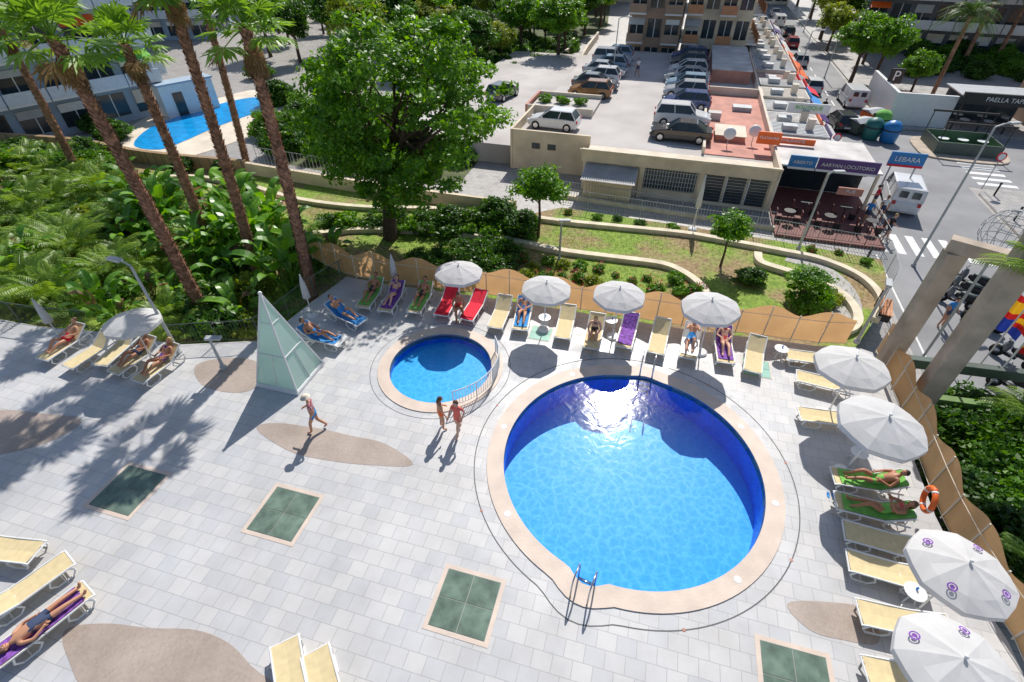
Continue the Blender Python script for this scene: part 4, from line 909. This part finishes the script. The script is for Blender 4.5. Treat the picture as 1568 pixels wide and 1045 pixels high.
# --- people ---
def skin(vs,es,rad,sub=1):
    me=bpy.data.meshes.new('sk'); me.from_pydata(vs,es,[]); o=bpy.data.objects.new('sk',me); COL.objects.link(o)
    md=o.modifiers.new('s','SKIN'); md.use_smooth_shade=True
    for i,r in enumerate(rad):
        sv=me.skin_vertices[0].data[i]; sv.radius=(r,r) if not hasattr(r,'__len__') else r; sv.use_root=(i==0)
    ss=o.modifiers.new('u','SUBSURF'); ss.levels=sub; ss.render_levels=sub
    dg=bpy.context.evaluated_depsgraph_get(); r=bpy.data.meshes.new_from_object(o.evaluated_get(dg)); bpy.data.objects.remove(o); return r
POSE={
'walk':dict(pel=(0,0,.93),spi=(0,.01,1.09),che=(0,.02,1.28),nec=(0,.02,1.45),hea=(0,.06,1.61),sh=((-.17,0,1.39),(.17,0,1.39)),el=((-.23,-.12,1.14),(.23,.08,1.13)),wr=((-.22,.02,.93),(.2,.26,1.03)),hip=((-.09,0,.88),(.09,0,.88)),kn=((-.1,.18,.50),(.1,-.02,.47)),an=((-.1,.22,.09),(.1,-.28,.15)),to=((-.1,.38,.04),(.1,-.16,.04))),
'stand':dict(pel=(0,0,.93),spi=(0,.01,1.09),che=(0,.02,1.28),nec=(0,.02,1.45),hea=(0,.07,1.60),sh=((-.17,0,1.39),(.17,0,1.39)),el=((-.25,.02,1.13),(.24,.0,1.13)),wr=((-.16,.22,1.05),(.26,.1,.90)),hip=((-.09,0,.88),(.09,0,.88)),kn=((-.1,.04,.48),(.11,.05,.48)),an=((-.1,.0,.09),(.13,.0,.09)),to=((-.11,.16,.035),(.17,.15,.035))),
'lounge':dict(pel=(0,-.15,.48),spi=(0,-.31,.57),che=(0,-.47,.69),nec=(0,-.60,.81),hea=(0,-.69,.93),sh=((-.17,-.56,.75),(.17,-.56,.75)),el=((-.27,-.38,.56),(.28,-.36,.58)),wr=((-.16,-.17,.62),(.16,-.14,.64)),hip=((-.09,-.13,.46),(.09,-.13,.46)),kn=((-.11,.28,.56),(.12,.24,.66)),an=((-.1,.68,.42),(.11,.55,.42)),to=((-.12,.73,.56),(.12,.70,.41))),
'read':dict(pel=(0,-.15,.48),spi=(0,-.31,.57),che=(0,-.47,.69),nec=(0,-.60,.81),hea=(0,-.67,.95),sh=((-.17,-.56,.75),(.17,-.56,.75)),el=((-.24,-.30,.74),(.24,-.30,.74)),wr=((-.12,-.16,.94),(.12,-.16,.94)),hip=((-.09,-.13,.46),(.09,-.13,.46)),kn=((-.11,.24,.70),(.12,.28,.48)),an=((-.1,.52,.42),(.11,.70,.42)),to=((-.12,.67,.41),(.12,.75,.56))),
'flat':dict(pel=(0,.0,.47),spi=(0,-.17,.47),che=(0,-.37,.48),nec=(0,-.54,.47),hea=(0,-.69,.47),sh=((-.17,-.47,.45),(.17,-.47,.45)),el=((-.31,-.25,.42),(.30,-.26,.43)),wr=((-.22,-.03,.46),(.24,-.02,.48)),hip=((-.09,.05,.46),(.09,.05,.46)),kn=((-.11,.47,.47),(.13,.47,.48)),an=((-.12,.88,.42),(.15,.88,.42)),to=((-.15,.93,.55),(.18,.93,.55))),
'sit':dict(pel=(0,0,.50),spi=(0,.03,.66),che=(0,.08,.85),nec=(0,.12,1.0),hea=(0,.18,1.15),sh=((-.17,.09,.95),(.17,.09,.95)),el=((-.25,.2,.72),(.25,.22,.72)),wr=((-.15,.40,.62),(.16,.42,.62)),hip=((-.09,.02,.48),(.09,.02,.48)),kn=((-.14,.42,.50),(.14,.44,.50)),an=((-.14,.40,.09),(.15,.48,.09)),to=((-.16,.56,.035),(.18,.63,.035))),
}
def person(pose,loc,rz,sk=0,hair=1,top=None,bottom=None,sc=1,longhair=False,hat=False,shirt=None,legcut=.45,name='person',female=False):
    J=POSE[pose]; V=lambda p:Vector(p); lab=[]
    vs=[J['pel'],J['spi'],J['che'],J['nec']]; hd=V(J['hea']); nk=V(J['nec'])
    vs.append(tuple(nk.lerp(hd,.55))); rad=[.135,.112 if female else .122,.13,.056,.05]; es=[(0,1),(1,2),(2,3),(3,4)]; lab=['hipz','torso','chest','neck']
    hands=[]
    for s in(0,1):
        o=len(vs); e_=V(J['el'][s]);w_=V(J['wr'][s]); hv=w_+(w_-e_).normalized()*.085
        vs+=[J['sh'][s],J['el'][s],J['wr'][s],tuple(hv)]; rad+=[.062,.042,.03,(.038)]; es+=[(2,o),(o,o+1),(o+1,o+2),(o+2,o+3)]; lab+=['shoulder','uarm','farm','hand']; hands.append((w_,hv))
        o=len(vs); vs+=[J['hip'][s],J['kn'][s],J['an'][s],J['to'][s]]; rad+=[.095,.06,.04,.036]; es+=[(0,o),(o,o+1),(o+1,o+2),(o+2,o+3)]; lab+=['hipz','thigh','shin','foot']
    me=skin(vs,es,rad,1)
    smt=m_skin[sk]; b=B(); b.mi(smt)
    vsV=[Vector(v) for v in vs]
    b.v=[tuple(v.co) for v in me.vertices]
    for p in me.polygons:
        c=p.center; best=None
        for (i,j),l in zip(es,lab):
            a=vsV[i];d=vsV[j]-a; t=max(0,min(1,(c-a).dot(d)/d.length_squared)); ds=(a+d*t-c).length
            if best is None or ds<best[0]: best=(ds,l,t)
        _,l,t=best; mt=smt
        if l=='hipz' and bottom: mt=bottom
        elif l=='torso': mt=(shirt if shirt else (bottom if (t<.25 and bottom) else smt))
        elif l=='chest': mt=shirt or (top if (top and t<.75) else smt)
        elif l in('shoulder',): mt=shirt or smt
        elif l=='uarm': mt=shirt if (shirt and t<.5) else smt
        elif l=='thigh': mt=bottom if (bottom and t<legcut) else smt
        b.f.append(tuple(p.vertices)); b.m.append(b.mi(mt))
    for w_,hv in hands:
        d=(hv-w_).normalized(); side=d.cross(Vector((0,0,1)));
        if side.length<.2: side=Vector((0,1,0))
        side.normalize(); nn=side.cross(d)
        for k,ln in enumerate((.065,.078,.072,.055)):
            s0=w_+d*.08+side*(.027-.018*k); m1=s0+d*ln*.5+side*(.004-.003*k); m2=s0+d*ln*.85-nn*ln*.3; m3=m2+d*ln*.15-nn*ln*.3
            b.tube([s0,m1,m2,m3],[.0095,.009,.008,.006],smt,6)
        s0=w_+d*.035+side*.025; b.tube([s0,s0+side*.03+d*.025,s0+side*.042+d*.055],[.011,.010,.007],smt,6)
    ax=(hd-nk).normalized(); 
    if pose in('walk','stand','sit'): upv=(ax+Vector((0,0,1))).normalized(); fw_=Vector((0,1,0))
    elif pose=='flat': upv=Vector((0,-1,.1)).normalized(); fw_=Vector((0,0,1))
    else: upv=Vector((0,-.45,.9)).normalized(); fw_=Vector((0,1,.3))
    rt=fw_.cross(upv).normalized(); fw_=upv.cross(rt).normalized(); mt3=Matrix((rt,fw_,upv)).transposed()
    hb=len(b.v); b.ball(hd,(.076,.096,.118),smt,14)
    for i in range(hb,len(b.v)):
        q=Vector(b.v[i])-hd
        if q.z<-.02: q.x*=1-.35*min(1,(-q.z-.02)/.1); q.y=q.y*(1-.15*min(1,(-q.z)/.1))+.012
        b.v[i]=tuple(hd+mt3@q)
    pt=lambda x,y,z: hd+mt3@Vector((x,y,z))
    b.tube([pt(0,.088,.015),pt(0,.112,-.02),pt(0,.092,-.03)],[.008,.015,.01],smt,6)
    for s in(-1,1):
        b.ball(pt(s*.03,.083,.012),.011,m_white,6); b.ball(pt(s*.03,.091,.012),.006,m_black,6); b.ball(pt(s*.078,0,-.005),(.012,.02,.032),smt,6,mt3)
        b.tube([pt(s*.015,.093,.035),pt(s*.045,.082,.033)],.004,m_hair[hair],4)
    b.tube([pt(-.022,.087,-.055),pt(0,.093,-.057),pt(.022,.087,-.055)],.006,m_tail,5)
    hb=len(b.v); b.ball(Vector((0,0,0)),(.084,.102,.112),m_hair[hair],14)
    for i in range(hb,len(b.v)):
        q=Vector(b.v[i])+Vector((0,-.018,.022))
        if q.y>.03 and q.z<.055: q.y=.03; q.x*=.9
        if q.z<-.045 and not longhair: q*=.75
        b.v[i]=tuple(hd+mt3@q)
    if longhair: b.tube([pt(0,-.07,.02),pt(0,-.095,-.08),pt(0,-.08,-.2)],[.06,.062,.03],m_hair[hair],8)
    if hat:
        hb=len(b.v); b.lathe([(.17,.045),(.165,.055),(.1,.06),(.095,.13),(.06,.155),(0,.16)],m_cream2,16)
        for i in range(hb,len(b.v)): b.v[i]=tuple(hd+mt3@Vector(b.v[i]))
    o=b.done(name,loc,rz,True); o.scale=(sc,sc,sc); return o
m_plaid=TILE('plaid_shirt',(.62,.60,.62),(.30,.22,.30),(.45,.06,.08),.05,.05,0,.012)
m_short=M('shorts_navy',(.05,.07,.14),.8); m_bik=M('swim_red',(.6,.05,.05),.7); m_bik2=M('swim_blue',(.05,.2,.5),.7,.4,20); m_bik3=M('swim_black',(.03,.03,.03),.7); m_pinkc=M('dress_coral',(.80,.16,.12),.8)
person('walk',P(489,659),R(100),0,3,shirt=m_plaid,bottom=m_blue,hat=True,name='walking_man',sc=.95)
person('stand',P(677,656),R(-60),0,1,top=m_bik3,bottom=m_orange,longhair=True,sc=.85,legcut=.1,name='standing_girl',female=True)
person('walk',P(703,663),R(150),2,1,shirt=m_pinkc,bottom=m_pinkc,longhair=True,sc=.90,legcut=.35,name='standing_woman',female=True)
def occ(hp,fp,pose=None,fab=m_beige,back=35,towel=None,**k):
    m,rz=lounger(hp,fp,fab,back,towel)
    if pose: person(pose,m+Vector((0,0,.0)),rz,name='sunbather',**k)
F_=dict(female=True,longhair=True,legcut=.1)
occ((775,458),(758,500)); occ((805,460),(796,503),'lounge',towel=m_blue,sk=0,hair=1,top=m_bik2,bottom=m_bik2,**F_)
occ((872,468),(860,520),back=30); occ((915,487),(905,530),'sit',sk=2,hair=2,top=m_bik3,bottom=m_bik3,**F_)
occ((967,485),(955,530),towel=m_purple); occ((1016,488),(1003,545)); occ((1062,497),(1053,550),'read',towel=m_white,sk=0,hair=0,bottom=m_blue)
occ((1106,505),(1112,553),'lounge',towel=m_purple,sk=2,hair=1,top=m_bik,bottom=m_bik,**F_); occ((1160,515),(1152,572),back=30)
occ((695,440),(675,482),fab=m_red,towel=m_red,back=25); occ((738,448),(714,488),fab=m_red,towel=m_red,back=25)
person('sit',P(703,483),R(-170),1,1,top=m_bik,bottom=m_bik,name='seated_woman',**F_)
occ((655,438),(634,476),'lounge',towel=m_green,sk=1,hair=0,bottom=m_bik3); occ((612,437),(590,473),'read',towel=m_purple,sk=2,hair=1,top=m_purple,bottom=m_purple,**F_)
occ((580,432),(556,468),'lounge',towel=m_green,sk=1,hair=1,bottom=m_bik3)
occ((505,468),(552,492),'read',fab=m_blue,sk=0,hair=0,bottom=m_blue); occ((462,505),(520,522),'lounge',fab=m_white,sk=1,hair=0,bottom=m_blue,towel=m_blue)
occ((200,512),(160,552)); occ((228,528),(188,560),'lounge',sk=1,hair=0,bottom=m_short); occ((262,540),(225,572),'lounge',sk=1,hair=2,top=m_purple,bottom=m_purple,**F_); occ((120,508),(78,540),'lounge',sk=0,hair=1,bottom=m_red); occ((162,520),(118,552))
occ((1275,548),(1220,544)); occ((1300,590),(1235,578)); occ((1305,640),(1242,635))
occ((1385,742),(1280,728),'lounge',towel=m_green,sk=1,hair=0,bottom=m_green); occ((1392,790),(1290,768),'read',towel=m_green,sk=1,hair=1,top=m_bik,bottom=m_green,**F_)
occ((1418,842),(1298,812),back=12); occ((1430,890),(1304,858),back=12); occ((1450,962),(1326,938),back=12); occ((1470,1050),(1335,1028),back=12)
occ((-20,835),(22,842),back=12); occ((-10,930),(80,872),back=12); occ((-8,1005),(128,905),'flat',towel=m_purple,back=2,sk=0,hair=1,bottom=m_short)
occ((450,1085),(440,1012),back=20); occ((505,1095),(490,1030),back=20)
for p,s,mt_ in (((1332,322),0,m_red),((1343,338),1,m_white),((1352,368),2,m_bik3),((1438,500),0,m_blue),((1112,70),1,m_green),((1170,232),0,m_white),((1256,180),2,m_black),((975,118),1,m_white),((1320,345),2,m_blue)):
    zz=.3 if p in((975,118),(1112,70)) else -2
    person('walk' if s else 'stand',P(*p,zz),g.random()*6,s,s,shirt=mt_,bottom=m_short,name='pedestrian')
b=B(); pts_=[(0,.32*math.cos(t),.32*math.sin(t)) for t in np.linspace(0,2*math.pi,33)]
for k in range(4):
    b.tube(pts_[k*8:k*8+9],.075,m_orange,8); b.tube(pts_[k*8:k*8+2],.079,m_white,8)
q=P(1428,765,.9); b.done('life_ring',(q.x-.1,q.y,.9),R(-25),True)
b=B()
for i in range(4): b.bx(-.75,.75,-.2+i*.12,-.11+i*.12,.42,.45,m_orfac)
for i in range(3): b.bx(-.75,.75,.3,.33,.5+i*.13,.6+i*.13,m_orfac)
for s in(-1,1): b.bx(s*.6-.03,s*.6+.03,-.2,.3,0,.42,m_black); b.bx(s*.6-.03,s*.6+.03,.34,.38,0,.9,m_black)
b.done('park_bench',P(1352,482,-1),R(60))
b=B()
for x,y,r in((0,0,.3),(.14,.05,.1)): b.ball((x,y,.012),(.045,.12,.012),m_blue,10); b.tube([(x-.03,y,.02),(x,y+.05,.05),(x+.03,y,.02)],.006,m_black,4)
b.done('flip_flops',P(1268,758),R(-20))
# ---------------- light, world, camera ---------------------------------------
sd=Vector((.197,.691,.732)).normalized()
li=bpy.data.lights.new('sun','SUN'); li.energy=4.8; li.angle=R(.5); li.color=(1,.96,.90)
so=bpy.data.objects.new('sun',li); COL.objects.link(so); so.rotation_euler=(-sd).to_track_quat('-Z','Y').to_euler()
w=bpy.data.worlds.new('World'); SC.world=w; w.use_nodes=True; n=w.node_tree
sk=n.nodes.new('ShaderNodeTexSky'); sk.sky_type='NISHITA'; sk.sun_disc=False; sk.sun_elevation=R(45.5); sk.sun_rotation=R(15.9)
n.links.new(sk.outputs[0],n.nodes['Background'].inputs[0]); n.nodes['Background'].inputs[1].default_value=.105
cam=bpy.data.cameras.new('camera'); co=bpy.data.objects.new('camera',cam); COL.objects.link(co); SC.camera=co
co.location=(0,0,H); co.rotation_euler=(R(50),0,0); cam.sensor_width=36; cam.lens=36*FP/1568; cam.clip_end=2000; cam.clip_start=.1
SC.view_settings.view_transform='Standard'; SC.view_settings.look='None'; SC.view_settings.exposure=0
